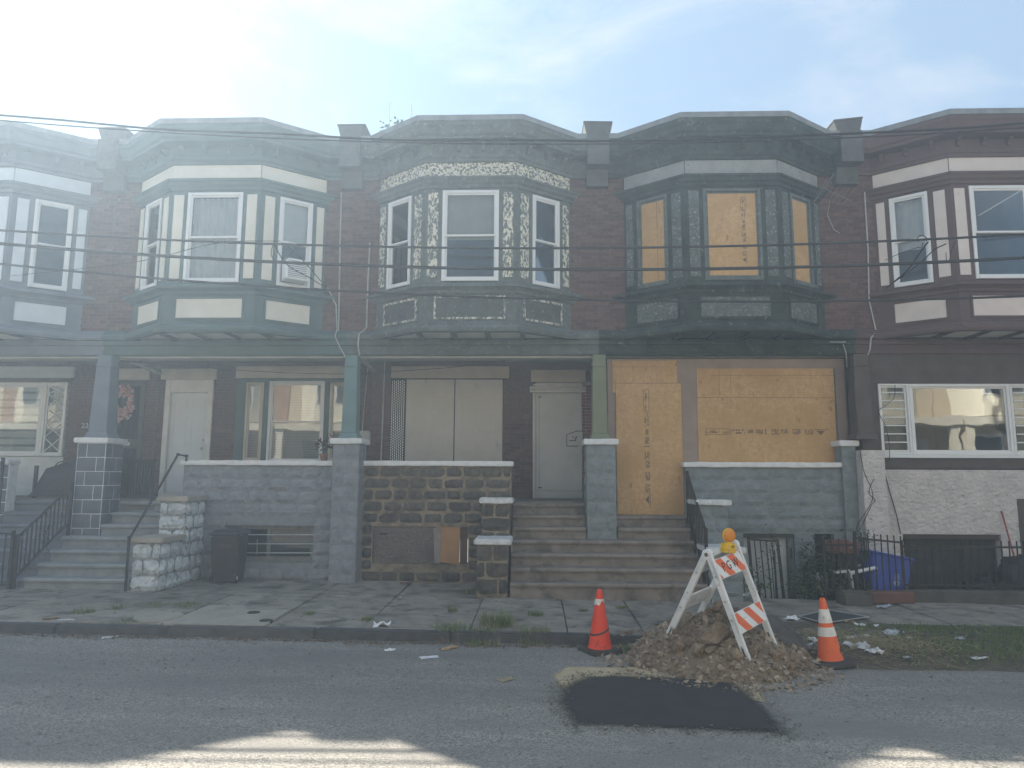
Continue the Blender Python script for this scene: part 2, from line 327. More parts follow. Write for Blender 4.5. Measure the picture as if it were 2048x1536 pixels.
# ================================================================== the setting
def asphalt():
    m, nt, bs, out = nodes_of('old_asphalt'); P = pos(nt)
    v = nd(nt, 'TexVoronoi', Scale=95.0); nt.links.new(P, v.inputs['Vector'])
    s = nd(nt, 'SeparateColor'); nt.links.new(v.outputs['Color'], s.inputs[0])
    col = mix(nt, ramp(nt, s.outputs[0], 0.1, 1.0), (0.135, 0.131, 0.123), (0.40, 0.375, 0.335))
    col = mix(nt, ramp(nt, noise(nt, pos(nt, (0.5, 1.6, 1)), 1.1, 6, 0.65, 0.3), 0.42, 0.7), col, (0.185, 0.18, 0.17))
    lane = math_(nt, 'MULTIPLY', ramp(nt, noise(nt, pos(nt, (0.10, 1.1, 1)), 1.0, 3, 0.5), 0.45, 0.62), 0.3)
    col = mix(nt, lane, col, (0.13, 0.128, 0.124))
    col = mix(nt, math_(nt, 'MULTIPLY', ramp(nt, noise(nt, P, 3.1, 5, 0.7, 0.8), 0.66, 0.72), 0.5), col, (0.075, 0.074, 0.072))
    col = mix(nt, ramp(nt, noise(nt, P, 17, 4, 0.6), 0.63, 0.70), col, (0.085, 0.083, 0.08))
    dv = nd(nt, 'VectorMath', operation='ADD'); nn = nd(nt, 'TexNoise', Scale=1.7, Detail=6.0); nt.links.new(P, nn.inputs['Vector'])
    sc = nd(nt, 'VectorMath', operation='SCALE'); sc.inputs['Scale'].default_value = 0.9; nt.links.new(nn.outputs['Color'], sc.inputs[0])
    nt.links.new(P, dv.inputs[0]); nt.links.new(sc.outputs[0], dv.inputs[1])
    e = nd(nt, 'TexVoronoi', Scale=0.36, feature='DISTANCE_TO_EDGE'); nt.links.new(dv.outputs[0], e.inputs['Vector'])
    gate = ramp(nt, noise(nt, P, 0.7, 3), 0.54, 0.60)
    crack = math_(nt, 'MULTIPLY', math_(nt, 'SUBTRACT', 1.0, ramp(nt, e.outputs['Distance'], 0.0008, 0.003)), gate)
    col = mix(nt, math_(nt, 'MULTIPLY', crack, 0.8), col, (0.05, 0.05, 0.048))
    nt.links.new(col, bs.inputs['Base Color']); bs.inputs['Roughness'].default_value = 0.85; bs.inputs['Specular IOR Level'].default_value = 0.35
    h = math_(nt, 'SUBTRACT', math_(nt, 'ADD', v.outputs['Distance'], math_(nt, 'MULTIPLY', s.outputs[0], 0.5)), crack)
    bumpit(nt, bs, h, 0.55, 0.006); return m
ASPHALT = asphalt()
CONC = M('sidewalk_concrete', (0.24, 0.215, 0.185), (0.165, 0.15, 0.132), 2.2, 0.9, 0.5, 60, 0.005, rand=0.16, stain=(0.085, 0.077, 0.068), sscale=2.6, slo=0.48, shi=0.68)
CONC_L = M('new_concrete', (0.30, 0.275, 0.235), (0.25, 0.23, 0.195), 3, 0.9, 0.2, 70, 0.003, stain=(0.19, 0.175, 0.15), sscale=2.0)
SOIL = M('soil', (0.10, 0.085, 0.065), (0.06, 0.052, 0.042), 5, 1.0, 0.6, 40, 0.02)
CURBM = M('curb_stone', (0.075, 0.075, 0.08), (0.05, 0.05, 0.055), 5, 0.85, 0.4, 40, 0.006, rand=0.15)
def slopebox(mb, x0, x1, y0, y1, zf, zb):
    return mb.add([(x0,y0,zb),(x1,y0,zb),(x1,y1,zb),(x0,y1,zb),(x0,y0,zf(x0,y0)),(x1,y0,zf(x1,y0)),(x1,y1,zf(x1,y1)),(x0,y1,zf(x0,y1))],
                  [(0,3,2,1),(4,5,6,7),(0,1,5,4),(1,2,6,5),(2,3,7,6),(3,0,4,7)])
g = MB().add([(-900,-900,-1.3),(900,-900,-1.3),(900,900,-1.3),(-900,900,-1.3)], [(0,1,2,3)]).build('ground', SOIL); tag(g, kind='structure')
rd = MB(); slopebox(rd, -60, 60, -12.6, -3.88, road_z, -1.25); rd = rd.build('road', ASPHALT); tag(rd, kind='structure')
PIT0, PIT1 = 3.36, 8.75
sw = MB()
zf = lambda x, y: walk_z(x, y) - 0.045
slopebox(sw, -60, 60, -3.86, -1.1, zf, -1.22); slopebox(sw, -60, PIT0, -1.099, 3, zf, -1.22); slopebox(sw, PIT1, 60, -1.099, 3, zf, -1.22)
sidewalk = sw.build('sidewalk', SOIL); tag(sidewalk, kind='structure')
aw = MB().box(PIT0 + 0.002, PIT1 - 0.002, -1.097, 0.1, -1.2, -0.32).build('areaway', CONC); tag(aw, kind='structure')
xs = [-14.0, -12.7, -11.4, -10.2, -8.95, -7.3, -5.98, -4.72, -3.40, -2.18, -0.82, 0.40, 1.36, 2.62, 3.36, 4.6, 5.62, 6.9, 8.2, 8.75, 10.0, 11.3, 12.6, 14.0]
rows = [(-1.62, -0.14), (-2.92, -1.62), (-3.86, -2.92)]
for i in range(len(xs) - 1):
    for j, (y0, y1) in enumerate(rows):
        x0, x1 = xs[i] + 0.008, xs[i+1] - 0.008
        if j == 0 and PIT0 - 0.1 < (x0 + x1) / 2 < PIT1: y1 = -1.11
        if j == 2 and x0 > 2.6: continue
        dz = rnd.uniform(-0.008, 0.008); tx = rnd.uniform(-0.006, 0.006); ty = rnd.uniform(-0.006, 0.006)
        top = lambda x, y: walk_z(x, y) + dz + tx * (x - x0) + ty * (y - y0)
        light = (i == 7 and j == 2)
        mb = MB(); slopebox(mb, x0, x1, y0 + 0.008, y1 - 0.008, top, walk_z(x0, y0) - 0.11)
        put_m = CONC
        if light:
            mb = MB(); poly = [(x0, y0 + 0.01), (x1, y0 + 0.01), (x1 - 0.02, y1 + 0.1), (x1 - 0.55, y1 - 0.05), (x0 + 0.55, y1 + 0.28), (x0 + 0.05, y1 + 0.26)]
            n = len(poly); mb.add([(a, b, walk_z(a, b) - 0.1) for a, b in poly] + [(a, b, walk_z(a, b) + 0.012) for a, b in poly],
                                  [tuple(range(n-1,-1,-1)), tuple(range(n, 2*n))] + [(k, (k+1) % n, n + (k+1) % n, n + k) for k in range(n)]); put_m = CONC_L
        mb.build('slab', put_m, sidewalk, bevel=0.006)
for cx_, cy_, r_ in ((PG(507,1227,False).x, PG(507,1227,False).y, 0.085), (PG(532,1243,False).x, PG(532,1243,False).y, 0.085), (PG(222,1243,False).x + 0.45, PG(300,1234,False).y, 0.30)):
    z_ = walk_z(cx_, cy_) + 0.006
    MB().lathe((cx_, cy_, z_), [(r_, -0.02), (r_, 0.012), (r_ * 0.93, 0.016)], 20).build('utility_cover', IRON if r_ < 0.2 else CONC_L, sidewalk)
curb = MB(); slopebox(curb, -60, 2.7, -4.0, -3.865, lambda x, y: walk_z(x, y) - 0.03, -1.21); curb = curb.build('curb', CURBM); tag(curb, kind='structure')
x = -14.0
while x < 2.6:
    L = rnd.uniform(1.3, 1.9); x1 = min(x + L, 2.66); dz = rnd.uniform(-0.01, 0.008)
    mb = MB(); slopebox(mb, x + 0.006, x1 - 0.006, CURB_Y + rnd.uniform(-0.012, 0.012), -3.868, lambda a, b: walk_z(a, b) + dz, gz(x) - 0.3)
    mb.build('curb_stone', CURBM, curb, bevel=0.018, seg=2, jitter=0.008); x = x1
# a worn verge of soil and grass where the kerb is gone
def noisy_sheet(name, x0, x1, y0, y1, nx, ny, zf, mat, parent=None, smooth=True):
    mb = MB(); vs = []
    for j in range(ny + 1):
        for i in range(nx + 1):
            a = x0 + (x1 - x0) * i / nx; b = y0 + (y1 - y0) * j / ny; vs.append((a, b, zf(a, b, i / nx, j / ny)))
    mb.add(vs, [(j*(nx+1)+i, j*(nx+1)+i+1, (j+1)*(nx+1)+i+1, (j+1)*(nx+1)+i) for j in range(ny) for i in range(nx)])
    return mb.build(name, mat, parent, smooth)
def verge_h(a, b):
    # height of the verge above the road; edge wobbles
    edge = -4.98 + 0.14 * mnoise.noise((a * 1.3, 0.3, 7)) + (0.35 if a < 3.4 else 0) * (3.4 - a)
    t = min(1, max(0, (b - edge) / 0.5)); s = min(1, max(0, (a - 2.55) / 0.35))
    return t * t * (3 - 2 * t) * s
def verge_z(a, b):
    return road_z(a) - 0.03 + (walk_z(a, b) + 0.03 - road_z(a)) * verge_h(a, b) + 0.015 * mnoise.noise((a * 5, b * 5, 1)) * verge_h(a, b)
verge = noisy_sheet('verge', 2.4, 14, -5.3, -2.93, 120, 30, lambda a, b, s, t: verge_z(a, b), SOIL); tag(verge, kind='structure')

# far side of the street
def far_side():
    s = MB(); slopebox(s, -60, 60, -16.2, -12.602, lambda x, y: gz(x) - 0.02, -1.23); o = s.build('far_sidewalk', CONC); tag(o, kind='structure')
far_side()

# road repair: dark patch with sandy rim
def blotch(name, pts, z_off, mat_name, c1, c2, scale, rough, kind, soft=0.35, bscale=90, thr=(0.35, 0.6)):
    m, nt, bs, out = nodes_of(mat_name)
    at = nd(nt, 'Attribute', attribute_name='fade'); P = pos(nt)
    n1 = noise(nt, P, 11, 7, 0.75); n2 = noise(nt, P, 120, 2, 0.5)
    a = math_(nt, 'ADD', at.outputs['Fac'], math_(nt, 'SUBTRACT', math_(nt, 'ADD', math_(nt, 'MULTIPLY', n1, 0.8), math_(nt, 'MULTIPLY', n2, 0.5)), 0.65))
    a = ramp(nt, a, thr[0], thr[1])
    col = mix(nt, ramp(nt, noise(nt, P, scale, 5), 0.35, 0.65), c1, c2)
    nt.links.new(col, bs.inputs['Base Color']); nt.links.new(a, bs.inputs['Alpha']); bs.inputs['Roughness'].default_value = rough
    bumpit(nt, bs, noise(nt, P, bscale, 3), 0.5, 0.004)
    # rings from the outline inwards
    n = len(pts); c = Vector((sum(p[0] for p in pts) / n, sum(p[1] for p in pts) / n, 0))
    mb = MB(); fade = []
    for k, q in enumerate((1.0, 0.92, 0.82, 0.68, 0.45)):
        for (a_, b_) in pts:
            x_ = c.x + (a_ - c.x) * q; y_ = c.y + (b_ - c.y) * q; mb.v.append(Vector((x_, y_, road_z(x_) + z_off))); fade.append(min(1.0, (1 - q) / soft))
    mb.v.append(Vector((c.x, c.y, road_z(c.x) + z_off))); fade.append(1.0)
    for k in range(4):
        for i in range(n): mb.f.append((k*n+i, k*n+(i+1) % n, (k+1)*n+(i+1) % n, (k+1)*n+i))
    for i in range(n): mb.f.append((4*n+i, 4*n+(i+1) % n, 5*n))
    o = mb.build(name, m)
    at_ = o.data.attributes.new('fade', 'FLOAT', 'POINT')
    for i, v in enumerate(fade): at_.data[i].value = v
    tag(o, kind=kind); return o
def outline(px, sub=6, wob=0.03, road=True):
    P = [PG(a, b, road) for a, b in px]; o = []
    for i in range(len(P)):
        a, b = P[i], P[(i+1) % len(P)]
        for k in range(sub):
            q = a.lerp(b, k / sub); w = mnoise.noise_vector((q.x * 4, q.y * 4, 3.3)) * wob
            o.append((q.x + w.x, q.y + w.y))
    return o
blotch('sand_spill', outline([(1095,1352),(1125,1334),(1300,1334),(1480,1342),(1530,1366),(1545,1408),(1450,1395),(1200,1385),(1150,1395),(1112,1378)]), 0.006, 'sand_on_road', (0.46, 0.375, 0.24), (0.36, 0.29, 0.185), 6, 1.0, 'structure', 0.14, 90, (0.2, 0.6))
blotch('road_patch', outline([(1112,1372),(1175,1350),(1320,1352),(1470,1360),(1520,1392),(1600,1474),(1400,1466),(1250,1460),(1130,1454),(1104,1408)]), 0.012, 'fresh_asphalt', (0.017, 0.017, 0.019), (0.027, 0.027, 0.028), 4, 0.85, 'structure', 0.26, 130, (0.12, 0.62))
blotch('sand_smear', outline([(975,1360),(1030,1352),(1040,1360),(1000,1368)], 4), 0.007, 'sand_on_road_b', (0.34, 0.28, 0.18), (0.25, 0.2, 0.13), 6, 1.0, 'structure', 0.6)
# ================================================================== row houses
AX, BX, BY = 1.84, 0.82, -0.75
_L = math.hypot(AX - BX, BY); SD = ((AX - BX) / _L, -BY / _L); SN = (SD[1], -SD[0])
def bay_path(cx, full, xl=None, xr=None, yend=0.0):
    def fn(e):
        fy = BY - e; t = (fy - (BY + SN[1] * e)) / SD[1]; bx = BX + SN[0] * e + SD[0] * t
        ey = -e if full else yend
        t2 = (ey - (BY + SN[1] * e)) / SD[1]; ax = BX + SN[0] * e + SD[0] * t2
        p = [(cx - ax, ey), (cx - bx, fy), (cx + bx, fy), (cx + ax, ey)]
        if full: p = [(xl, ey)] + p + [(xr, ey)]
        return p
    return fn
def bay_faces(cx):
    return {'C': ((cx, BY), (1, 0), (0, -1)),
            'R': ((cx + BX, BY), SD, SN),
            'L': ((cx - BX, BY), (-SD[0], SD[1]), (-SN[0], SN[1]))}
def flat(x, y): return ((x, y), (1, 0), (0, -1))

# shared piece meshes -------------------------------------------------
UNIT = {}
def unit_brick(mat, k):
    key = ('b', mat.name, k)
    if key not in UNIT:
        r = random.Random(k); mb = MB().box(-0.5, 0.5, -0.5, 0.5, -0.5, 0.5)
        for v in mb.v: v.x += r.uniform(-.012, .012); v.z += r.uniform(-.03, .03); v.y += r.uniform(-.06, .06)
        UNIT[key] = mb.mesh('brick', mat)
    return UNIT[key]
def unit_stone(mat, k, rough=1.0):
    key = ('s', mat.name, k, rough < 0.2)
    if key not in UNIT:
        r = random.Random(100 + k); nx, nz = 4, 3; mb = MB(); vs = []
        for j in range(nz + 1):
            for i in range(nx + 1):
                a, b = i / nx - .5, j / nz - .5
                edge = i in (0, nx) or j in (0, nz); corner = i in (0, nx) and j in (0, nz)
                y = -0.5 + (0.34 if edge else 0.0) + r.uniform(-.26, .26) * (0.5 if edge else 1) * rough
                q = 0.05 if corner else 0.02
                if rough < 0.2: q = 0.006; corner = False
                vs.append((a * (1 - (0.06 if corner else 0)) + r.uniform(-q, q), y, b * (1 - (0.10 if corner else 0)) + r.uniform(-q, q)))
        n0 = len(vs); fs = [(j*(nx+1)+i, j*(nx+1)+i+1, (j+1)*(nx+1)+i+1, (j+1)*(nx+1)+i) for j in range(nz) for i in range(nx)]
        rim = [i for i in range(nx+1)] + [j*(nx+1)+nx for j in range(1, nz+1)] + [nz*(nx+1)+i for i in range(nx-1, -1, -1)] + [j*(nx+1) for j in range(nz-1, 0, -1)]
        for i in rim: vs.append((vs[i][0], 0.5, vs[i][2]))
        m = len(rim)
        fs += [(rim[i], n0+i, n0+(i+1) % m, rim[(i+1) % m]) for i in range(m)]
        mb.add(vs, fs); UNIT[key] = mb.mesh('stone', mat)
    return UNIT[key]
def clip_holes(x0, x1, z0, z1, holes):
    """cut one course [x0,x1] by holes, return x-intervals"""
    seg = [(x0, x1)]
    for (a, b, c, d) in holes:
        if c < z1 - 0.004 and d > z0 + 0.004:
            n = []
            for s, e in seg:
                if b <= s or a >= e: n.append((s, e)); continue
                if a - s > 0.02: n.append((s, a))
                if e - b > 0.02: n.append((b, e))
            seg = n
    return seg
def brick_field(wall, areas, mat, limit):
    """running-bond bricks: the ones first in the list as pieces, the rest joined"""
    L, H, J = 0.203, 0.0677, 0.010; rest = MB(); cnt = 0
    for (X0, X1, Z0, Z1, Y, holes) in areas:
        k = 0; z = Z0
        while z + H <= Z1 + 0.005:
            for (s, e) in clip_holes(X0, X1, z, z + H, holes):
                x = math.floor((s - (L + J) / 2 * (k % 2)) / (L + J)) * (L + J) + (L + J) / 2 * (k % 2)
                while x < e:
                    a, b = max(x, s), min(x + L, e)
                    if b - a > 0.03:
                        cx, cz, w, h = (a + b) / 2, z + H / 2, b - a, H - J
                        pr = rnd.uniform(0.004, 0.009)
                        if cnt < limit:
                            put('brick', unit_brick(mat, rnd.randrange(6)), (cx, Y + 0.02 - pr, cz), wall, scale=(w, 0.04, h)); cnt += 1
                        else: rest.box(a, b, Y - pr, Y + 0.03, z + J / 2, z + H - J / 2)
                    x += L + J
            z += H; k += 1
    if rest.v:
        o = rest.build('bricks', mat, wall); o['kind'] = 'stuff'
def wall_holes(mb, X0, X1, Z0, Z1, y0, y1, holes):
    zs = sorted({Z0, Z1, *[h[2] for h in holes], *[h[3] for h in holes]}); zs = [z for z in zs if Z0 <= z <= Z1]
    for a, b in zip(zs[:-1], zs[1:]):
        for s, e in clip_holes(X0, X1, a, b, holes): mb.box(s, e, y0, y1, a, b)
    return mb
def stone_field(wall, X0, X1, Z0, Z1, Y, holes, mat, rowh=0.225, w=(0.32, 0.52), joint=0.022, depth=0.05, rough=1.0, side=None):
    """courses of rock-faced stones standing proud of the wall; side='R'/'L' lays them on a side face (X0..X1 then run along y)"""
    n = max(1, round((Z1 - Z0) / rowh)); rh = (Z1 - Z0) / n
    for k in range(n):
        z = Z0 + k * rh
        for (s, e) in clip_holes(X0, X1, z, z + rh, holes):
            x = s; first = True
            while x < e - 0.02:
                ww = rnd.uniform(*w) * (0.6 if first and k % 2 else 1.0); first = False
                b = min(x + ww, e)
                if e - b < 0.14: b = e
                d = depth * rnd.uniform(0.85, 1.15)
                hh = rh - joint * rnd.uniform(0.8, 1.4)
                me = unit_stone(mat, rnd.randrange(8), rough)
                if side is None: put('stone', me, ((x + b) / 2, Y + depth * 0.1, z + rh / 2), wall, scale=(b - x - joint, d, hh))
                elif side == 'R': put('stone', me, (Y - depth * 0.1, (x + b) / 2, z + rh / 2), wall, rot=(0, 0, math.pi / 2), scale=(b - x - joint, d, hh))
                else: put('stone', me, (Y + depth * 0.1, (x + b) / 2, z + rh / 2), wall, rot=(0, 0, -math.pi / 2), scale=(b - x - joint, d, hh))
                x = b
    return
# ------------------------------------------------------------------ windows
def window(parent, F, u0, u1, z0, z1, frame=None, back=None, glassm=None, split=True, dep=0.0, fw=0.055, rail=0.5, lower_back=None, zsplit=None):
    """double-hung window let into face F; d is measured outwards from the face"""
    frame = frame or VINYL; glassm = glassm or GLASS
    m = MB(); d0, d1 = dep - 0.09, dep + 0.025
    m.fbox(F, u0, u0 + fw, z0, z1, d0, d1); m.fbox(F, u1 - fw, u1, z0, z1, d0, d1)
    m.fbox(F, u0 + fw, u1 - fw, z1 - fw, z1, d0, d1); m.fbox(F, u0 + fw, u1 - fw, z0, z0 + fw * 1.1, d0, d1 + 0.01)
    win = m.build('window', frame, parent, bevel=0.004)
    a, b, c, e = u0 + fw, u1 - fw, z0 + fw * 1.1, z1 - fw
    sw_ = 0.032
    def sash(z_0, z_1, d):
        s = MB(); s.fbox(F, a, a + sw_, z_0, z_1, d - 0.03, d); s.fbox(F, b - sw_, b, z_0, z_1, d - 0.03, d)
        s.fbox(F, a + sw_, b - sw_, z_0, z_0 + sw_, d - 0.03, d); s.fbox(F, a + sw_, b - sw_, z_1 - sw_, z_1, d - 0.03, d)
        s.build('sash', frame, win)
        MB().fbox(F, a + sw_ - 0.004, b - sw_ + 0.004, z_0 + sw_ - 0.004, z_1 - sw_ + 0.004, d - 0.018, d - 0.012).build('pane', glassm, win)
    if split:
        zm = zsplit or c + (e - c) * rail
        sash(zm - 0.016, e, dep + 0.005); sash(c, zm + 0.016, dep - 0.03)
    else: sash(c, e, dep - 0.01)
    if back is not None: back(win, F, a, b, c, e, dep - 0.11)
    return win
def flat_back(mat, name='curtain', frac=1.0, from_top=True):
    def fn(win, F, a, b, c, e, d):
        z0 = e - (e - c) * frac if from_top else c
        MB().fbox(F, a - .01, b + .01, z0, e if from_top else c + (e - c) * frac, d - 0.008, d).build(name, mat, win)
    return fn
def curtain_back(mat, folds=9, amp=0.02, frac=1.0, split=False):
    def fn(win, F, a, b, c, e, d):
        o, du, dn = F; mb = MB(); n = folds * 6; vs = []
        z0 = e - (e - c) * frac
        for j, z in enumerate((z0, (z0 + e) / 2, e)):
            for i in range(n + 1):
                u = a - .01 + (b - a + .02) * i / n; q = d - 0.03 + amp * math.sin(i / 6 * 2 * math.pi + 0.6 * math.sin(i * 0.4)) * (1 - 0.25 * j / 2)
                vs.append((o[0] + du[0]*u + dn[0]*q, o[1] + du[1]*u + dn[1]*q, z))
        mb.add(vs, [(j*(n+1)+i, j*(n+1)+i+1, (j+1)*(n+1)+i+1, (j+1)*(n+1)+i) for j in range(2) for i in range(n)])
        mb.build('curtain', mat, win, smooth=True)
    return fn
def blind_back(mat, pitch=0.035, cover=0.8, frac=1.0):
    def fn(win, F, a, b, c, e, d):
        mb = MB(); z = e - 0.01; zend = e - (e - c) * frac
        while z - pitch > zend:
            mb.fbox(F, a, b, z - pitch * cover, z, d - 0.006, d - 0.003 + 0.0); z -= pitch
        mb.build('blind', mat, win)
    return fn
def both(*fs):
    def fn(*a):
        for f in fs: f(*a)
    return fn
# ------------------------------------------------------------------ one house's upper storey and shell
def upper_storey(root, cx, xl, xr, pal, backs, side_style, seed=0, bricks=140, soffit=None, osb_windows=False):
    Tr, Pn, Fr, Cor, Strip = pal['trim'], pal['panel'], pal['frieze'], pal['cornice'], pal['strip']
    FC = bay_faces(cx); full = bay_path(cx, True, xl, xr); bay = bay_path(cx, False)
    # brick wall beside the bay
    for (wa, wb, ba, bb) in ((xl, cx - AX + 0.05, xl + 0.005, cx - AX + 0.03), (cx + AX - 0.05, xr, cx + AX - 0.03, xr - 0.005)):
        wall = MB().box(wa, wb, 0, 0.25, 4.36, 7.62).build('wall', MORTAR, root)
        if bricks: brick_field(wall, [(ba, bb, 4.56, 7.6, 0, [])], pal.get('brick', BRICK), bricks)
    # shell
    inner = [(xl + .06, 0.26), (cx - AX + 0.1, 0.0), (cx - BX, BY + 0.14), (cx + BX, BY + 0.14), (cx + AX - 0.1, 0.0), (xr - .06, 0.26), (xr - .06, 9), (xl + .06, 9)]
    MB().prism(inner, 8.02, 8.10).build('roof', ROOFM, root)
    sh = MB(); sh.box(xl + 0.002, xl + 0.06, 0.252, 9, 4.37, 8.0); sh.box(xr - 0.06, xr - 0.002, 0.252, 9, 4.37, 8.0); sh.box(xl + 0.06, xr - 0.06, 9.0, 9.15, 0, 8.1)
    sh.build('party_wall', ROOM, root)
    MB().prism([(xl + .06, 0.26), (xr - .06, 0.26), (xr - .06, 8.99), (xl + .06, 8.99)], 4.37, 4.42).build('floor', ROOM, root)
    # room partition so that the windows look into a dim room
    MB().box(xl + 0.061, xr - 0.061, 3.4, 3.45, 4.43, 8.0).build('partition', ROOM, root)
    b = MB(); b.sweep([(0.0, 4.36), (0.13, 4.36), (0.15, 4.40), (0.15, 4.44), (0.10, 4.46), (0.085, 4.50), (0.04, 4.54), (0.0, 4.56)], full)
    b.build('base_moulding', Tr, root)
    MB().sweep([(0.0, 4.555), (0.0, 5.07), (-0.12, 5.07), (-0.12, 4.555)], bay).build('apron', Tr, root)
    MB().sweep([(0.0, 5.06), (0.035, 5.06), (0.05, 5.11), (0.10, 5.15), (0.14, 5.16), (0.14, 5.205), (0.05, 5.25), (-0.1, 5.255), (-0.1, 5.06)], bay).build('sill_moulding', pal.get('sill', Tr), root)
    # apron panels
    for f, (u0, u1) in (('C', (-0.60, 0.60)), ('R', (0.20, 1.0)), ('L', (0.20, 1.0))):
        fr = MB(); F = FC[f]
        for q in ((u0 - .035, u0, 4.60, 5.02), (u1, u1 + .035, 4.60, 5.02), (u0, u1, 4.985, 5.02), (u0, u1, 4.60, 4.635)): fr.fbox(F, q[0], q[1], q[2], q[3], 0.0, 0.022)
        pan = fr.build('apron_panel', pal.get('panel_frame', Tr), root)
        MB().fbox(F, u0, u1, 4.635, 4.985, 0.0, 0.010).build('panel_board', Pn, pan)
    # posts of the window band
    zb, zt = 5.25, 7.03; wz0, wz1 = 5.29, 6.98
    wC = (-0.51, 0.51); wS = (0.36, 0.98)
    p = MB()
    for F, (a, bb), lo, hi in ((FC['C'], wC, -BX, BX), (FC['R'], wS, 0, _L - 0.02), (FC['L'], wS, 0, _L - 0.02)):
        p.fbox(F, lo, a, zb, zt, -0.13, 0.0); p.fbox(F, bb, hi, zb, zt, -0.13, 0.0); p.fbox(F, a, bb, wz1, zt, -0.13, 0.0); p.fbox(F, a, bb, zb, wz0, -0.13, 0.0)
    p.build('window_posts', Tr, root)
    for F, lst in ((FC['C'], ((-0.77, -0.585), (0.585, 0.77))), (FC['R'], ((0.09, 0.27), (1.06, 1.20))), (FC['L'], ((0.09, 0.27), (1.06, 1.20)))):
        for a, bb in lst: MB().fbox(F, a, bb, 5.36, 6.94, 0.0, 0.016).build('post_panel', Strip, root, bevel=0.003)
    # windows
    for f, (a, bb) in (('C', wC), ('R', wS), ('L', wS)):
        if osb_windows:
            win = window(root, FC[f], a, bb, wz0, wz1, pal['sash'], None, GLASS, False, dep=-0.02)
            board = MB(); board.fbox(FC[f], a + .055, bb - .055, wz0 + .06, wz1 - .055, -0.045, -0.032)
            bd = board.build('osb_sheet', OSB, win)
            if f == 'C': stamp(win, FC[f], 0.16, wz1 - 0.16, vertical=True, length=1.25, hgt=0.085, d=-0.031)
            elif f == 'L': MB().fbox(FC[f], 0.58, 0.586, wz0 + .07, wz1 - .06, -0.032, -0.030).build('joint_shade_line', INK_SHADE, win)  # dark line painted for the shadow in the board joint
        else:
            bk, gm = backs.get(f, (flat_back(SHADE), GLASS))
            window(root, FC[f], a, bb, wz0, wz1, pal['sash'], bk, gm, True, dep=0.0, rail=0.5)
    MB().sweep([(-0.1, 7.02), (0.03, 7.02), (0.03, 7.08), (0.065, 7.11), (0.085, 7.16), (0.11, 7.18), (0.11, 7.215), (0.0, 7.225), (-0.1, 7.225)], bay).build('head_moulding', Tr, root)
    MB().sweep([(0.0, 7.22), (0.0, 7.56), (-0.12, 7.56), (-0.12, 7.22)], bay).build('frieze', Tr, root)
    for f, (u0, u1) in (('C', (-BX + 0.004, BX - 0.004)), ('R', (0.006, _L - 0.04)), ('L', (0.006, _L - 0.04))):
        MB().fbox(FC[f], u0, u1, 7.235, 7.505, 0.0, 0.014).build('frieze_board', Fr, root)
    c = MB(); c.sweep([(0.0, 7.51), (0.045, 7.51), (0.06, 7.56), (0.085, 7.58), (0.085, 7.62), (0.05, 7.64), (0.05, 7.83), (0.27, 7.85), (0.27, 7.90), (0.31, 7.93), (0.345, 8.02), (0.37, 8.06), (0.37, 8.155), (0.0, 8.155)], full)
    c.build('cornice', Cor, root)
    MB().sweep([(0.375, 8.135), (0.385, 8.135), (0.385, 8.235), (0.30, 8.25), (-0.15, 8.25), (-0.15, 8.16), (0.375, 8.16)], full).build('flashing', FLASH, root)
    for F, us in ((FC['C'], (-0.66, -0.22, 0.22, 0.66)), (FC['R'], (0.22, 0.64, 1.04)), (FC['L'], (0.22, 0.64, 1.04))):
        for u in us:
            bk = MB(); o, du, dn = F; vs = []
            for du_ in (-0.035, 0.035):
                for (d, z) in ((0.05, 7.70), (0.08, 7.70), (0.10, 7.75), (0.15, 7.79), (0.155, 7.832), (0.05, 7.832)):
                    vs.append((o[0] + du[0]*(u+du_) + dn[0]*d, o[1] + du[1]*(u+du_) + dn[1]*d, z))
            bk.add(vs, [(0,1,2,3,4,5), (11,10,9,8,7,6)] + [(i, (i+1) % 6, 6+(i+1) % 6, 6+i) for i in range(6)])
            bk.build('bracket', Cor, root)
    # underside of the bay: boards between ribs
    sf = MB(); poly = [(cx - AX, 0.0), (cx - BX, BY), (cx + BX, BY), (cx + AX, 0.0)]
    sf.prism(poly, 4.40, 4.43); so = sf.build('bay_soffit', soffit or CREAM, root)
    for q in (-0.93, -0.31, 0.31, 0.93):
        yb = BY if abs(q) < BX else BY * (AX - abs(q)) / (AX - BX)
        MB().box(cx + q - 0.04, cx + q + 0.04, yb, 0.0, 4.365, 4.40).build('rib', Tr, so)
def parapet_pier(root, x, cmat, lean=0.0):
    m = MB(); m.taper(x, 0.02, 7.30, 7.62, 0.20, 0.16, 0.20, 0.20); m.taper(x, -0.02, 7.62, 8.22, 0.20, 0.40, 0.20, 0.40)
    pr = m.build('parapet_pier', cmat, root)
    c = MB(); c.taper(x, 0.05, 8.22, 8.46, 0.20, 0.36, 0.265, 0.40); c.taper(x, 0.05, 8.46, 8.50, 0.275, 0.41, 0.275, 0.41)
    o = c.build('pier_cap', cmat, pr, bevel=0.01); o.rotation_euler = (0, lean, 0)
def beam(root, xl, xr, mat, ceil, lip=None):
    m = MB(); m.box(xl, xr, -0.02, 0.24, 4.08, 4.358); m.box(xl, xr, -0.055, -0.02, 4.10, 4.17); m.box(xl, xr, -0.08, -0.02, 4.27, 4.355)
    m.build('porch_beam', mat, root)
    c = MB(); c.box(xl + .001, xr - .001, 0.241, 1.995, 4.30, 4.355); co = c.build('porch_ceiling', ceil, root)
    t = MB(); t.box(xl + .001, xr - .001, 0.06, 0.30, 4.045, 4.078); t.build('beam_soffit', lip or ceil, root)
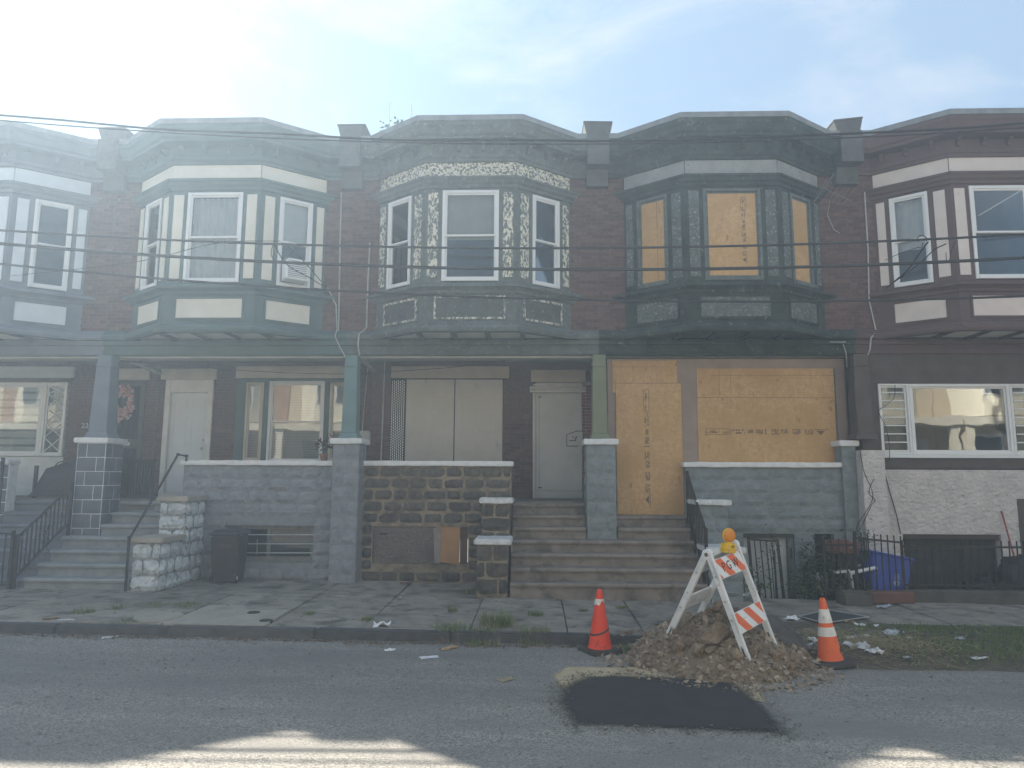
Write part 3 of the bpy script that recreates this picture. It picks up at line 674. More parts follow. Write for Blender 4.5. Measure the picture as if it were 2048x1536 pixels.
def column(root, x, z0, z1, mat, y=-0.14, w0=0.17, w1=0.13):
    m = MB(); m.taper(x, y, z0 + 0.10, z1, w0, w0, w1, w1); m.taper(x, y, z0, z0 + 0.10, w0 + 0.05, w0 + 0.05, w0 + 0.012, w0 + 0.012)
    m.taper(x, y, z1 - 0.22, z1 - 0.19, w1 + 0.02, w1 + 0.02, w1 + 0.02, w1 + 0.02)
    return m.build('porch_column', mat, root, bevel=0.006)
def stamp(parent, F, u, z, vertical, length, hgt, d):
    """grade stamp of an OSB sheet: boxed legend, marks, text blocks, arrow"""
    m = MB(); r = random.Random(3)
    def B(a0, a1, b0, b1):   # a along, b across
        if vertical: m.fbox(F, u + b0 * hgt, u + b1 * hgt, z - a1 * length, z - a0 * length, d, d + 0.0012)
        else: m.fbox(F, u + a0 * length, u + a1 * length, z + (b0 - 1) * hgt, z + (b1 - 1) * hgt, d, d + 0.0012)
    t = 0.006 / length; q = 0.006 / hgt
    for a0, a1, b0, b1 in ((0, t, 0, 1), (.185, .185 + t, 0, 1), (0, .185, 0, q), (0, .185, 1 - q, 1), (.197, .197 + t, 0, 1), (.48, .486, 0, 1)): B(a0, a1, b0, b1)
    def scrib(a0, a1, b0, b1, rows, fill=0.75):
        rh = (b1 - b0) / rows
        for k in range(rows):
            a = a0
            while a < a1:
                w = r.uniform(0.004, 0.012)
                if r.random() < fill: B(a, min(a + w, a1), b0 + rh * k + rh * .18, b0 + rh * (k + 1) - rh * .12)
                a += w + 0.0025
    scrib(.01, .09, .25, .7, 2, .6); scrib(.1, .18, .2, .55, 2, .7); scrib(.205, .235, .62, .95, 2)
    scrib(.24, .315, .1, .45, 1, .9); scrib(.245, .31, .6, .9, 1, .5); scrib(.34, .385, .25, .8, 3, .9); scrib(.405, .46, .12, .9, 4, .8)
    scrib(.53, .59, .05, .95, 4, .7); scrib(.605, .66, .1, .9, 5, .7); scrib(.70, .765, .08, .92, 5, .8); scrib(.80, .865, .08, .92, 5, .8)
    B(.87, .985, .82, .9)
    for k in range(7): w = 0.032 * (k + 1) / 7; B(.925 - w, .925 + w, .05 + .09 * k, .05 + .09 * k + .07)
    m.build('grade_stamp', INK_SHADE, parent)

PARTY = [-12.84, -8.17, -3.51, 1.17, 5.83, 10.5]
CX = [-10.5, -5.85, -1.17, 3.50, 8.16]
PAL = [dict(trim=SLATE, panel=GREYWHITE, frieze=GREYWHITE, cornice=SLATE, strip=GREYWHITE, sash=VINYL),
       dict(trim=GREEN, panel=CREAM, frieze=CREAM, cornice=GREEN, strip=CREAM, sash=VINYL),
       dict(trim=WEATHERED, panel=PEEL_D, frieze=PEEL, cornice=WEATHERED, strip=PEEL_V, sash=VINYL, panel_frame=PEEL_V),
       dict(trim=SCORCH, panel=SCORCH_P, frieze=SCORCH_F, cornice=SCORCH, strip=SCORCH_P, sash=WEATHERED),
       dict(trim=BROWN, panel=PINKCREAM, frieze=PINKCREAM, cornice=BROWN, strip=PINKCREAM, sash=VINYL)]
LAB = ['row house with slate-grey trim, pale panels and a flower wreath on its dark storm door',
       'row house with green trim, smooth cream panels and a white panelled front door',
       'row house with peeling cream paint and a steel-sheeted front door and window',
       'scorched dark row house with its door and windows boarded up in yellow OSB',
       'row house with maroon-brown trim, white stucco base and an enclosed glazed porch']
H = [thing('row_house', (CX[i], 0, 0), LAB[i], 'house', 'row houses along the street') for i in range(5)]
cur = (curtain_back(CURTAIN), GLASS); shade = (flat_back(SHADE, 'shade'), GLASS); dim = (None, GLASS)
BACKS = [dict(C=cur, R=(None, GLASS), L=cur),
         dict(C=cur, R=(flat_back(CURTAIN, 'shade', 0.5), GLASS), L=(curtain_back(CURTAIN, 5), GLASS)),
         dict(C=(flat_back(SHADE, 'shade', 0.53), GLASS), R=(curtain_back(CURTAIN, 5, 0.015, 0.55), GLASS), L=(flat_back(SHADE, 'shade', 0.25), GLASS)),
         {},
         dict(C=(None, GLASS), R=shade, L=(curtain_back(CURTAIN, 2, 0.03, 0.6), GLASS))]
for i in range(5):
    upper_storey(H[i], CX[i], PARTY[i], PARTY[i+1], PAL[i], BACKS[i], None, i, bricks=150, soffit=(CREAM if i != 3 else SCORCH), osb_windows=(i == 3))
    if i < 4: parapet_pier(H[i], PARTY[i+1], M('parapet_stucco', (0.095, 0.098, 0.096), (0.07, 0.072, 0.07), 5, .9, .3, 30, .006), (0.0, 0.0, 0.03, -0.10)[i])
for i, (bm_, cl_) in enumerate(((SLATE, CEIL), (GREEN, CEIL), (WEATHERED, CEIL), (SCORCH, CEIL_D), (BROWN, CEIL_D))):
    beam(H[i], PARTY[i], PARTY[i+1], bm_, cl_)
# ================================================================== ground floors
FZ = 1.40      # porch floor level
STUCCO_B = M('rough_stucco', (0.54, 0.51, 0.49), (0.45, 0.425, 0.41), 5, 0.9, 1.0, 16, 0.05)
def ground_shell(i, yfront):
    xl, xr = PARTY[i], PARTY[i+1]
    m = MB(); m.box(xl + .002, xl + .06, yfront + 0.22, 8.99, 0, 4.29); m.box(xr - .06, xr - .002, yfront + 0.22, 8.99, 0, 4.29); m.box(xl + .061, xr - .061, 4.6, 4.65, FZ, 4.29)
    m.build('party_wall', ROOM, H[i])
    MB().box(xl + .061, xr - .061, 2.21, 8.98, FZ - 0.1, FZ).build('room_floor', ROOM, H[i])
    MB().box(xl + .001, xr - .001, 0.13, 1.995, FZ - 0.2, FZ).build('porch_floor', FLOORC, H[i], )
    MB().box(xl + .061, xr - .061, 2.205, 8.97, 4.295, 4.355).build('room_ceiling', ROOM, H[i])
def back_wall(i, holes, mats=((BRICK, MORTAR),), limit=150):
    xl, xr = PARTY[i], PARTY[i+1]; z0 = FZ
    w = wall_holes(MB(), xl + .001, xr - .001, z0, 4.298, 2.0, 2.2, holes).build('back_wall', mats[0][1], H[i])
    brick_field(w, [(xl + .004, xr - .004, z0 + 0.01, 4.29, 2.0, holes)], mats[0][0], limit)
    return w
def lintel(i, x0, x1, z0, z1, mat):
    MB().box(x0, x1, 1.93, 2.03, z0, z1).build('lintel', mat, H[i], bevel=0.008, jitter=0.003)
for i in range(3): ground_shell(i, 2.0)
for i in (3, 4): ground_shell(i, 0.15)

# ---- house with slate trim -------------------------------------------------
back_wall(0, [(-12.3, -10.13, 1.4, 3.86), (-9.27, -8.43, 1.4, 3.88)])
lintel(0, -12.5, -10.02, 3.94, 4.19, M('greywhite_lintel', (0.45, 0.47, 0.48), (0.40, 0.42, 0.43), 3, 0.8))
lintel(0, -9.54, -8.36, 3.90, 4.14, LINTEL)
F2 = flat(0, 2.0)
def zebra(win, F, a, b, c, e, d):
    mb = MB(); z = e
    while z > c + .02:
        mb.fbox(F, a, b, max(z - 0.115, c), z, d - 0.006, d); z -= 0.165
    mb.build('blind', M('zebra_blind', (0.56, 0.59, 0.57), (0.50, 0.53, 0.51), 3, 0.8), win)
    MB().fbox(F, a, b, c, e, d - 0.05, d - 0.045).build('curtain', M('dim_sheer', (0.14, 0.155, 0.15), None, 3, 0.9), win)
window(H[0], F2, -12.25, -10.66, 2.24, 3.84, VINYL, zebra, GLASS, False, 0.03, 0.07)
wd = window(H[0], F2, -10.655, -10.15, 2.24, 3.84, VINYL, flat_back(M('grey_sheer', (0.12, 0.125, 0.13), None, 3, .9)), GLASS, False, 0.03, 0.05)
lt = MB(); a0, a1, b0, b1 = -10.585, -10.22, 2.33, 3.76
for k in range(5):
    zA = b0 + (b1 - b0) * k / 4.5; zB = zA + (b1 - b0) / 4.5 * 1.0
    if zB > b1 + .01: zB = b1
    lt.bar((a0, 1.985, zA), (a1, 1.985, zB), 0.014, 0.014, (0, 1, 0)); lt.bar((a1, 1.982, zA), (a0, 1.982, zB), 0.014, 0.014, (0, 1, 0))
lt.build('diamond_lattice', VINYL, wd)
MB().box(-12.28, -10.14, 1.99, 2.05, 1.41, 2.235).build('window_apron', WHITE_TRIM, H[0])
d = MB(); d.box(-9.25, -8.45, 2.02, 2.07, 1.42, 3.86); door = d.build('storm_door', M('dark_door', (0.035, 0.033, 0.036), None, 4, 0.6), H[0])
s = MB()
for x0_, x1_ in ((-9.25, -9.15), (-8.55, -8.45)): s.box(x0_, x1_, 1.985, 2.018, 1.42, 3.86)
for z0_, z1_ in ((1.42, 1.6), (2.42, 2.62), (3.76, 3.86)): s.box(-9.15, -8.55, 1.985, 2.018, z0_, z1_)
s.build('door_frame', M('brown_grey_metal', (0.085, 0.075, 0.075), None, 5, 0.6), door)
for k in range(6):
    x_ = -9.08 + k * 0.095; MB().tube([(x_, 1.995, 1.6), (x_, 1.995, 3.76)], 0.008, 6).build('bar', IRON, door)
MB().box(-8.98, -8.70, 1.975, 1.984, 2.48, 2.55).build('mail_slot', GALV, door)
# house number plaque
MATNUM = M('number_white', (0.62, 0.62, 0.60), None, 10, 0.6)
def text_mesh(txt, size, mat, extrude=0.004, name='lettering'):
    cu = bpy.data.curves.new(name, 'FONT'); cu.body = txt; cu.size = size; cu.extrude = extrude; cu.align_x = 'CENTER'; cu.align_y = 'CENTER'
    o = bpy.data.objects.new(name, cu); COL.objects.link(o); bpy.context.view_layer.update()
    me = bpy.data.meshes.new_from_object(o.evaluated_get(bpy.context.evaluated_depsgraph_get()))
    bpy.data.objects.remove(o); me.materials.clear(); me.materials.append(mat); return me
x_, z_ = XZ(172, 852, 2.0)
pq = MB(); pq.lathe((x_, 1.985, z_), [(0.13, 0), (0.135, 0.01), (0.12, 0.016)], 20, Matrix.Rotation(R(90), 3, 'X') @ Matrix.Scale(0.7, 3, (0, 1, 0)))
pq = pq.build('number_plaque', BLACKPLASTIC, H[0])
put('house_number', text_mesh('22', 0.16, MATNUM), (x_, 1.963, z_), pq, rot=(R(90), 0, 0))
ceil_strut = MB().bar((-8.0, 0.3, 4.12), (-8.12, 1.95, 4.02), 0.09, 0.05).build('porch_divider_rail', CEIL, H[0])
MB().bar((-3.35, 0.3, 4.12), (-3.42, 1.95, 4.02), 0.09, 0.05).build('porch_divider_rail', CEIL, H[1])

# ---- house with green trim --------------------------------------------------
back_wall(1, [(-7.99, -6.94, 1.4, 3.92), (-6.44, -3.93, 1.4, 3.93)])
lintel(1, -8.10, -6.88, 3.90, 4.14, LINTEL); lintel(1, -6.46, -3.90, 3.93, 4.19, LINTEL)
s = MB(); s.box(-7.99, -7.88, 1.95, 2.1, 1.40, 3.90); s.box(-7.05, -6.94, 1.95, 2.1, 1.40, 3.90); s.box(-7.88, -7.05, 1.96, 2.1, 3.62, 3.90); s.box(-7.88, -7.05, 1.97, 2.1, 1.40, 1.50)
fr = s.build('door_frame', WHITE_TRIM, H[1], bevel=0.006)
door = MB().box(-7.875, -7.055, 2.03, 2.08, 1.505, 3.615).build('front_door', DOORW, H[1])
for cx_ in (-7.66, -7.27):
    for z0_, z1_ in ((3.25, 3.48), (2.45, 3.12), (1.68, 2.30)):
        q = MB()
        for e in ((cx_ - .14, cx_ - .12, z0_, z1_), (cx_ + .12, cx_ + .14, z0_, z1_), (cx_ - .12, cx_ + .12, z0_, z0_ + .02), (cx_ - .12, cx_ + .12, z1_ - .02, z1_)): q.box(e[0], e[1], 2.02, 2.035, e[2], e[3])
        q.build('door_panel', DOORW, door)
MB().lathe((-7.13, 2.03, 2.42), [(0.012, 0), (0.012, 0.03), (0.028, 0.04), (0.03, 0.06), (0.015, 0.075)], 12, Matrix.Rotation(R(90), 3, 'X')).build('door_knob', GALV, door, smooth=True)
MB().lathe((-7.13, 2.03, 2.60), [(0.025, 0), (0.025, 0.02), (0.015, 0.025)], 12, Matrix.Rotation(R(90), 3, 'X')).build('deadbolt', GALV, door)
s = wall_holes(MB(), -6.43, -3.94, 1.41, 3.92, 1.97, 2.12, [(-6.22, -5.84, 2.15, 3.84), (-5.72, -4.52, 2.12, 3.87), (-4.40, -4.02, 2.15, 3.84)])
s.build('window_surround', GREEN, H[1])
for a, b in ((-6.22, -5.84), (-4.40, -4.02)):
    window(H[1], F2, a, b, 2.15, 3.84, LINTEL, blind_back(BLIND), GLASS_W, False, 0.02, 0.045)
window(H[1], F2, -5.72, -4.52, 2.12, 3.87, VINYL, blind_back(BLIND), GLASS_W, True, 0.02, 0.055)

# ---- house with peeling paint -------------------------------------------------
w3 = back_wall(2, [(-3.10, -0.68, 1.4, 3.94), (-0.06, 1.17, 1.4, 3.86)])
MB().box(0.985, 1.165, 2.01, 2.2, 1.41, 3.86).build('patched_wall', MORTAR_L, H[2])
brick_field(H[2], [(0.99, 1.162, 1.42, 3.85, 2.01, [])], BRICK_R, 60)
lintel(2, -3.09, -0.56, 3.93, 4.19, LINTEL_P); lintel(2, -0.10, 1.06, 3.85, 4.11, LINTEL_P)
wf = MB(); wf.box(-3.09, -0.69, 2.06, 2.12, 1.41, 3.92); wf = wf.build('window_security_screen', M('dark_backing', (0.05, 0.048, 0.045), None, 3, .9), H[2])
def perforated():
    m, nt, bs, out = nodes_of('perforated_steel'); g = nd(nt, 'SeparateXYZ'); nt.links.new(pos(nt), g.inputs[0])
    a = math_(nt, 'SINE', math_(nt, 'MULTIPLY', g.outputs[0], 2 * math.pi / 0.026)); b = math_(nt, 'SINE', math_(nt, 'MULTIPLY', g.outputs[2], 2 * math.pi / 0.026))
    f = ramp(nt, math_(nt, 'MULTIPLY', math_(nt, 'ADD', a, 1), math_(nt, 'ADD', b, 1)), 1.9, 2.6)
    nt.links.new(mix(nt, f, (0.53, 0.51, 0.465), (0.37, 0.355, 0.325)), bs.inputs['Base Color']); bs.inputs['Roughness'].default_value = 0.55; return m
PERF = perforated()
for (x0_, x1_) in ((-2.765, -1.735), (-1.715, -0.70)):
    p = MB().box(x0_, x1_, 2.0, 2.03, 1.42, 3.91).build('steel_panel', STEELPANEL, wf, bevel=0.006)
    for cx_ in (x0_ + 0.29, x1_ - 0.31):
        for zc in (3.40, 2.98, 2.56): MB().box(cx_ - .165, cx_ + .165, 1.9985, 2.001, zc - .15, zc + .15).build('vent_grid', PERF, wf)
lat = MB()
for c_ in range(7):
    for r_ in range(44):
        x_ = -3.068 + c_ * 0.042; z_ = 1.5 + r_ * 0.056 + (0.028 if c_ % 2 else 0)
        if z_ > 3.88: continue
        lat.add([(x_ - .017, 2.0, z_), (x_, 1.996, z_ - .024), (x_ + .017, 2.0, z_), (x_, 2.004, z_ + .024), (x_ - .017, 2.02, z_), (x_, 2.02, z_ - .024), (x_ + .017, 2.02, z_), (x_, 2.02, z_ + .024)],
                [(0,1,2,3),(7,6,5,4),(0,4,5,1),(1,5,6,2),(2,6,7,3),(3,7,4,0)])
    lat.box(-3.068 + c_ * 0.042 - .003, -3.068 + c_ * 0.042 + .003, 2.021, 2.03, 1.45, 3.9)
lat.build('lattice_strip', M('lattice_white', (0.70, 0.70, 0.66), None, 5, 0.35), wf)
s = MB(); s.box(-0.06, 0.0, 1.96, 2.12, 1.41, 3.62); s.box(0.0, 0.98, 1.97, 2.12, 3.62, 3.84); s.box(-0.06, 0.98, 1.98, 2.12, 1.41, 1.56)
s.build('door_frame', DOORSTEEL, H[2], bevel=0.004)
door = MB().box(0.005, 0.975, 1.985, 2.03, 1.565, 3.615).build('steel_door', DOORSTEEL, H[2], bevel=0.006)
MB().box(0.075, 0.08, 1.982, 1.986, 1.6, 3.58).build('seam', DARK, door)
q = MB().add([(0.66, 1.955, 2.50), (0.985, 1.955, 2.50), (0.985, 1.955, 2.80), (0.86, 1.955, 2.80), (0.66, 1.955, 2.73)] + [(0.66, 1.984, 2.50), (0.985, 1.984, 2.50), (0.985, 1.984, 2.80), (0.86, 1.984, 2.80), (0.66, 1.984, 2.73)],
             [(0,1,2,3,4),(9,8,7,6,5)] + [(k, (k+1) % 5, 5+(k+1) % 5, 5+k) for k in range(5)])
lp = q.build('lock_plate', DOORSTEEL, door, bevel=0.004)
ed = MB()
for (e0, e1) in (((0.655, 2.495), (0.655, 2.735)), ((0.655, 2.735), (0.86, 2.808)), ((0.86, 2.808), (0.985, 2.808)), ((0.655, 2.495), (0.90, 2.495))): ed.bar((e0[0], 1.968, e0[1]), (e1[0], 1.968, e1[1]), 0.014, 0.03, (0, 1, 0))
ed.build('plate_edge', DARK, lp)
lk = MB(); lk.box(0.70, 0.84, 1.945, 1.956, 2.60, 2.615); lk.bar((0.83, 1.95, 2.61), (0.86, 1.95, 2.70), 0.02, 0.015, (0, 1, 0)); lk.bar((0.78, 1.95, 2.67), (0.80, 1.95, 2.69), 0.02, 0.02, (0, 1, 0)); lk.build('lock_hasp', DARK, lp)
for z_ in (1.62, 3.52): MB().box(0.06, 0.13, 1.97, 1.984, z_, z_ + 0.02).build('hinge_bolt', DARK, door)
sh = MB(); sh.box(-0.12, 1.06, 1.90, 1.965, 3.63, 3.68); sh.box(-0.12, 1.06, 1.915, 1.965, 3.70, 3.75); sh.box(-0.05, 1.0, 1.93, 1.965, 3.77, 3.80)
shx = sh.build('steel_angle', GALV, H[2])
hl = MB()
for k in range(22):
    for z_ in (3.655, 3.725): hl.box(-0.08 + k * 0.052, -0.062 + k * 0.052, 1.897, 1.90, z_ - .008, z_ + .008)
hl.build('bolt_holes', DARK, shx)
x_, z_ = XZ(1053, 834, 2.0)
put('house_number', text_mesh('05', 0.15, M('ghost_number', (0.20, 0.125, 0.11), None, 10, 0.9), 0.002), (x_, 1.985, z_), H[2], rot=(R(90), 0, 0))

# ---- boarded house --------------------------------------------------------------
YB = 0.15
fw = wall_holes(MB(), 1.34, 5.70, FZ - .22, 4.04, YB, YB + 0.2, []).build('enclosed_porch_wall', BEIGE, H[3])
MB().box(1.34, 1.54, YB + .201, 1.99, FZ, 4.29).build('side_wall', BEIGE, H[3])
FB = flat(0, YB)
def board(px0, py0, px1, py1, d, parent, name='osb_sheet'):
    x0, z1 = XZ(px0, py0, YB - d); x1, z0 = XZ(px1, py1, YB - d)
    return MB().box(x0, x1, YB - d, YB - d + 0.013, z0, z1).build(name, OSB, parent, bevel=0.002), (x0, x1, z0, z1)
bd = MB(); x0, z1 = XZ(1231, 766, YB - .03); x1, z0 = XZ(1365, 1033, YB - .03); z0 = max(z0, 1.175)
xr_ = XZ(1369, 1030, YB - .03)[0]
bdo = MB().box(x0, xr_, YB - .032, YB - .018, z0, z1).build('boarded_doorway', OSB, H[3], bevel=0.002)
xs_, zs_ = XZ(1286, 779, YB - .032)
stamp(bdo, flat(0, YB), xs_, zs_, True, 2.18, 0.105, 0.0325)
up, q = board(1224, 721, 1355, 785, 0.016, H[3], 'transom_board')
def line(parent, x0, x1, z0, z1, d): MB().box(x0, x1, YB - d - 0.0012, YB - d, z0, z1).build('drawn_line', INK_SHADE, parent)
zl = XZ(1300, 734, YB - .016)[1]; line(up, q[0] + .01, q[1] - .25, zl, zl + .004, 0.016)
for px in (1266, 1312): xl_ = XZ(px, 745, YB - .016)[0]; line(up, xl_, xl_ + .004, q[2] + .08, zl + .06, 0.016)
b1, q1 = board(1393, 737, 1670, 797, 0.012, H[3], 'window_board'); b2, q2 = board(1394, 795, 1676, 930, 0.016, H[3], 'window_board')
zl = XZ(1500, 751, YB - .012)[1]; line(b1, q1[0] + .25, q1[1] - .01, zl, zl + .004, 0.012)
for px in (1438, 1461): xl_ = XZ(px, 765, YB - .012)[0]; line(b1, xl_, xl_ + .004, q1[2] + .03, q1[3] - .01, 0.012)
xs_, zs_ = XZ(1412, 857, YB - .016); stamp(b2, flat(0, YB), xs_, zs_, False, 2.24, 0.115, 0.0165)
MB().box(q2[0], q2[1], YB - .0185, YB - .0165, q2[3] - .006, q2[3]).build('joint_shade_line', INK_SHADE, H[3]); MB().box(x0, xr_, YB - .0345, YB - .0325, z1 - .006, z1).build('joint_shade_line', INK_SHADE, H[3])  # dark strips painted as the shadow gaps along the board edges
MB().box(q1[1] + .002, q1[1] + .02, YB - .02, YB, q2[2], q1[3]).build('board_edge_trim', WEATHERED, H[3])

# ---- house with enclosed glazed porch ---------------------------------------------
xL, xR = 5.86, 10.48
MB().box(xL, xR, -0.03, 0.12, 3.55, 4.075).build('porch_fascia', BROWNL, H[4])
for z_ in (3.72, 3.90): MB().box(xL, xR, -0.036, -0.031, z_, z_ + 0.012).build('board_seam', BROWN, H[4])
MB().box(xL, 6.19, -0.025, 0.12, 2.0, 3.548).build('wall_board', BROWNL, H[4]); MB().box(10.42, xR, -0.025, 0.12, 2.0, 3.548).build('wall_board', BROWNL, H[4])
MB().box(6.19, 10.42, -0.03, 0.12, 2.02, 2.21).build('window_apron', BROWNL, H[4])
MB().box(6.17, 10.44, -0.07, 0.1, 2.212, 2.262).build('window_sill', VINYL, H[4])
F5 = flat(0, -0.01)
wj = window(H[4], F5, 6.20, 6.74, 2.265, 3.545, VINYL, flat_back(M('dull_sheet', (0.30, 0.29, 0.25), None, 3, .9)), GLASS, False, 0.0, 0.035)
jl = MB()
for k in range(8): z_ = 2.33 + k * 0.15; jl.box(6.27, 6.67, -0.015, -0.005, z_, z_ + 0.02)
jl.build('jalousie_rail', VINYL, wj)
window(H[4], F5, 6.745, 8.52, 2.265, 3.545, VINYL, None, GLASS_W, False, 0.0, 0.05)
wj2 = window(H[4], F5, 8.525, 9.10, 2.265, 3.545, VINYL, flat_back(M('dull_sheet', (0.30, 0.29, 0.25), None, 3, .9)), GLASS, False, 0.0, 0.035)
jl = MB()
for k in range(8): z_ = 2.33 + k * 0.15; jl.box(8.60, 9.03, -0.015, -0.005, z_, z_ + 0.02)
jl.build('jalousie_rail', VINYL, wj2)
window(H[4], F5, 9.105, 10.415, 2.265, 3.545, VINYL, None, GLASS_W, False, 0.0, 0.05)
MB().box(xL, xR, 1.2, 1.25, FZ + .001, 4.29).build('porch_back_wall', M('dark_wall', (0.09, 0.07, 0.055), None, 3, .9), H[4])
st = wall_holes(MB(), 6.06, xR, -0.32, 2.0, -0.10, 0.1, [(6.42, 8.10, -0.32, 0.88), (8.42, 9.35, -0.32, 1.50)])
st.build('stucco_wall', STUCCO_B, H[4])
def stucco_skin(x0, x1, z0, z1, y, amp=0.024):
    nx = max(2, int((x1 - x0) / 0.035)); nz = max(2, int((z1 - z0) / 0.03)); vs = []
    for j in range(nz + 1):
        for i in range(nx + 1):
            a = x0 + (x1 - x0) * i / nx; b = z0 + (z1 - z0) * j / nz
            n = mnoise.fractal((a * 7, b * 11, 2.0), 0.7, 2.1, 4); n = 1 - abs(n)
            vs.append((a, y - 0.004 - amp * n, b))
    return vs, [(j*(nx+1)+i, j*(nx+1)+i+1, (j+1)*(nx+1)+i+1, (j+1)*(nx+1)+i) for j in range(nz) for i in range(nx)]
sk = MB()
for r_ in ((6.07, 6.42, -0.3, 0.88), (8.10, 8.42, -0.3, 0.88), (6.07, 8.42, 0.88, 2.0), (9.35, xR, -0.3, 1.5), (8.42, xR, 1.5, 2.0)): sk.add(*stucco_skin(*r_, -0.10))
sk.build('stucco_coat', STUCCO_B, H[4])
MB().box(6.42, 8.10, -0.07, -0.02, 0.80, 0.875).build('basement_lintel', BROWNL, H[4]); MB().box(6.425, 8.095, 0.05, 0.09, -0.31, 0.79).build('basement_shutter', M('dark_shutter', (0.045, 0.048, 0.042), (0.03, 0.032, 0.03), 5, 0.85), H[4])
for k in range(5): MB().box(6.43, 8.09, 0.035, 0.05, -0.25 + k * 0.21, -0.235 + k * 0.21).build('shutter_rail', IRON, H[4])
MB().box(8.42, 9.35, -0.13, -0.03, -0.315, 1.495).build('basement_door', BROWNL, H[4])
# stucco pier with brown post
sp = MB(); sp.box(5.66, 6.055, -0.40, 0.1, -0.32, 2.33); spp = sp.build('stucco_pier', STUCCO_B, H[4])
sk = MB(); sk.add(*stucco_skin(5.665, 6.05, -0.3, 2.32, -0.40, 0.018)); sk.build('stucco_coat', STUCCO_B, spp)

# ================================================================== porch walls, piers, columns
def cap(parent, x0, x1, y0, y1, z0, z1, mat=None, name='wall_cap'):
    m = MB(); nx = max(1, int((x1 - x0) / 0.12))
    vs = []
    for i in range(nx + 1):
        a = x0 + (x1 - x0) * i / nx
        for (b, c) in ((y0, z0), (y1, z0), (y1, z1), (y0, z1)): vs.append((a, b + rnd.uniform(-.006, .006), c + rnd.uniform(-.005, .005)))
    fs = [(0,1,2,3), (4*nx+3, 4*nx+2, 4*nx+1, 4*nx)]
    for i in range(nx):
        for k in range(4): fs.append((4*i+k, 4*i+4+k, 4*i+4+(k+1) % 4, 4*i+(k+1) % 4))
    m.add(vs, fs); return m.build(name, mat or CAPW, parent, bevel=0.012, seg=2)
def porch_wall(i, x0, x1, holes, stone, jm, **kw):
    zb = -0.33 if i == 3 else -0.12
    w = wall_holes(MB(), x0, x1, zb, 2.03, -0.10, 0.125, holes).build("porch_wall", jm, H[i], jitter=0.004)
    stone_field(w, x0 + .01, x1 - .01, zb + 0.09, 2.02, -0.10, holes, stone, **kw)
    cap(w, x0 - 0.05, x1 + 0.03, -0.17, 0.15, 2.03, 2.12)
    return w
porch_wall(0, -12.8, -9.72, [], SLATEBLOCK, WHITEJOINT, rough=0.15, w=(0.38, 0.44), joint=0.012, depth=0.03)
bw = (-5.61, -4.00, 0.30, 0.95)
pw2 = porch_wall(1, -6.44, -3.60, [bw], STONE_G, JOINT_G, rough=1.0, depth=0.065, joint=0.018)
bw3 = (-2.92, -1.20, 0.28, 0.95)
pw3 = porch_wall(2, -3.13, -0.43, [bw3], STONE_B, JOINT_B, rough=0.8, depth=0.055, joint=0.042, w=(0.26, 0.50), rowh=0.215)
pw4 = porch_wall(3, 2.69, 5.67, [(3.66, 4.55, -0.33, 0.87), (4.90, 5.25, -0.33, 0.87)], STONE_4, JOINT_4, rough=0.8, depth=0.05, joint=0.014, rowh=0.235, w=(0.36, 0.6))
# basement window of the green-trimmed house
bwm = MB(); bwm.box(-5.60, -4.01, -0.02, 0.03, 0.88, 0.945); bwm.box(-5.60, -4.01, -0.06, 0.03, 0.305, 0.40); bwm.box(-4.06, -4.01, -0.04, 0.03, 0.40, 0.88); bwm.box(-4.86, -4.80, -0.04, 0.03, 0.40, 0.88); bwm.box(-5.60, -5.55, -0.04, 0.03, 0.40, 0.88)
bwn = bwm.build('basement_window', M('grey_wood', (0.16, 0.155, 0.15), (0.10, 0.095, 0.09), 8, .9), H[1], jitter=0.003)
for a, b in ((-5.55, -4.86), (-4.80, -4.06)): MB().box(a, b, 0.0, 0.006, 0.40, 0.88).build('pane', GLASS, bwn)
for z_ in (0.46, 0.62, 0.78): MB().tube([(-5.6, -0.075, z_), (-4.01, -0.075, z_ + 0.01)], 0.009, 6).build('bar', GALV, bwn)
MB().tube([(-5.02, -0.076, 0.44), (-5.02, -0.076, 0.70)], 0.006, 6).build('bar', GALV, bwn)
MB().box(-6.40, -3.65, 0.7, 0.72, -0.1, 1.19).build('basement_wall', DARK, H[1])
# boarded basement window of the peeling house
def plywood():
    m, nt, bs, out = nodes_of('grained_plywood')
    P = pos(nt, (1.2, 1, 7)); n = noise(nt, P, 2.0, 3, 0.5, 1.2)
    w = math_(nt, 'SINE', math_(nt, 'MULTIPLY', n, 60)); f = ramp(nt, w, -1, 1)
    col = mix(nt, f, (0.085, 0.068, 0.060), (0.165, 0.135, 0.12)); col = mix(nt, ramp(nt, noise(nt, pos(nt), 3), .5, .75), col, (0.075, 0.06, 0.055))
    nt.links.new(col, bs.inputs['Base Color']); bs.inputs['Roughness'].default_value = 0.9; bumpit(nt, bs, f, 0.3, 0.002); return m
PLYG = plywood()
bb = MB().box(-2.905, -1.78, -0.085, -0.06, 0.30, 0.945).build('basement_board', PLYG, H[2], bevel=0.003)
MB().box(-2.80, -2.66, -0.089, -0.086, 0.80, 0.83).build('vent_slot', DARK, bb)
MB().add([(-1.80, -0.092, 0.31), (-1.70, -0.092, 0.31), (-1.69, -0.092, 0.93), (-1.83, -0.092, 0.93), (-1.80, -0.086, 0.31), (-1.70, -0.086, 0.31), (-1.69, -0.086, 0.93), (-1.83, -0.086, 0.93)], [(0,1,2,3),(7,6,5,4),(0,4,5,1),(1,5,6,2),(2,6,7,3),(3,7,4,0)]).build('peeled_ply', M('pale_ply', (0.22, 0.19, 0.17), None, 8, .9), H[2])
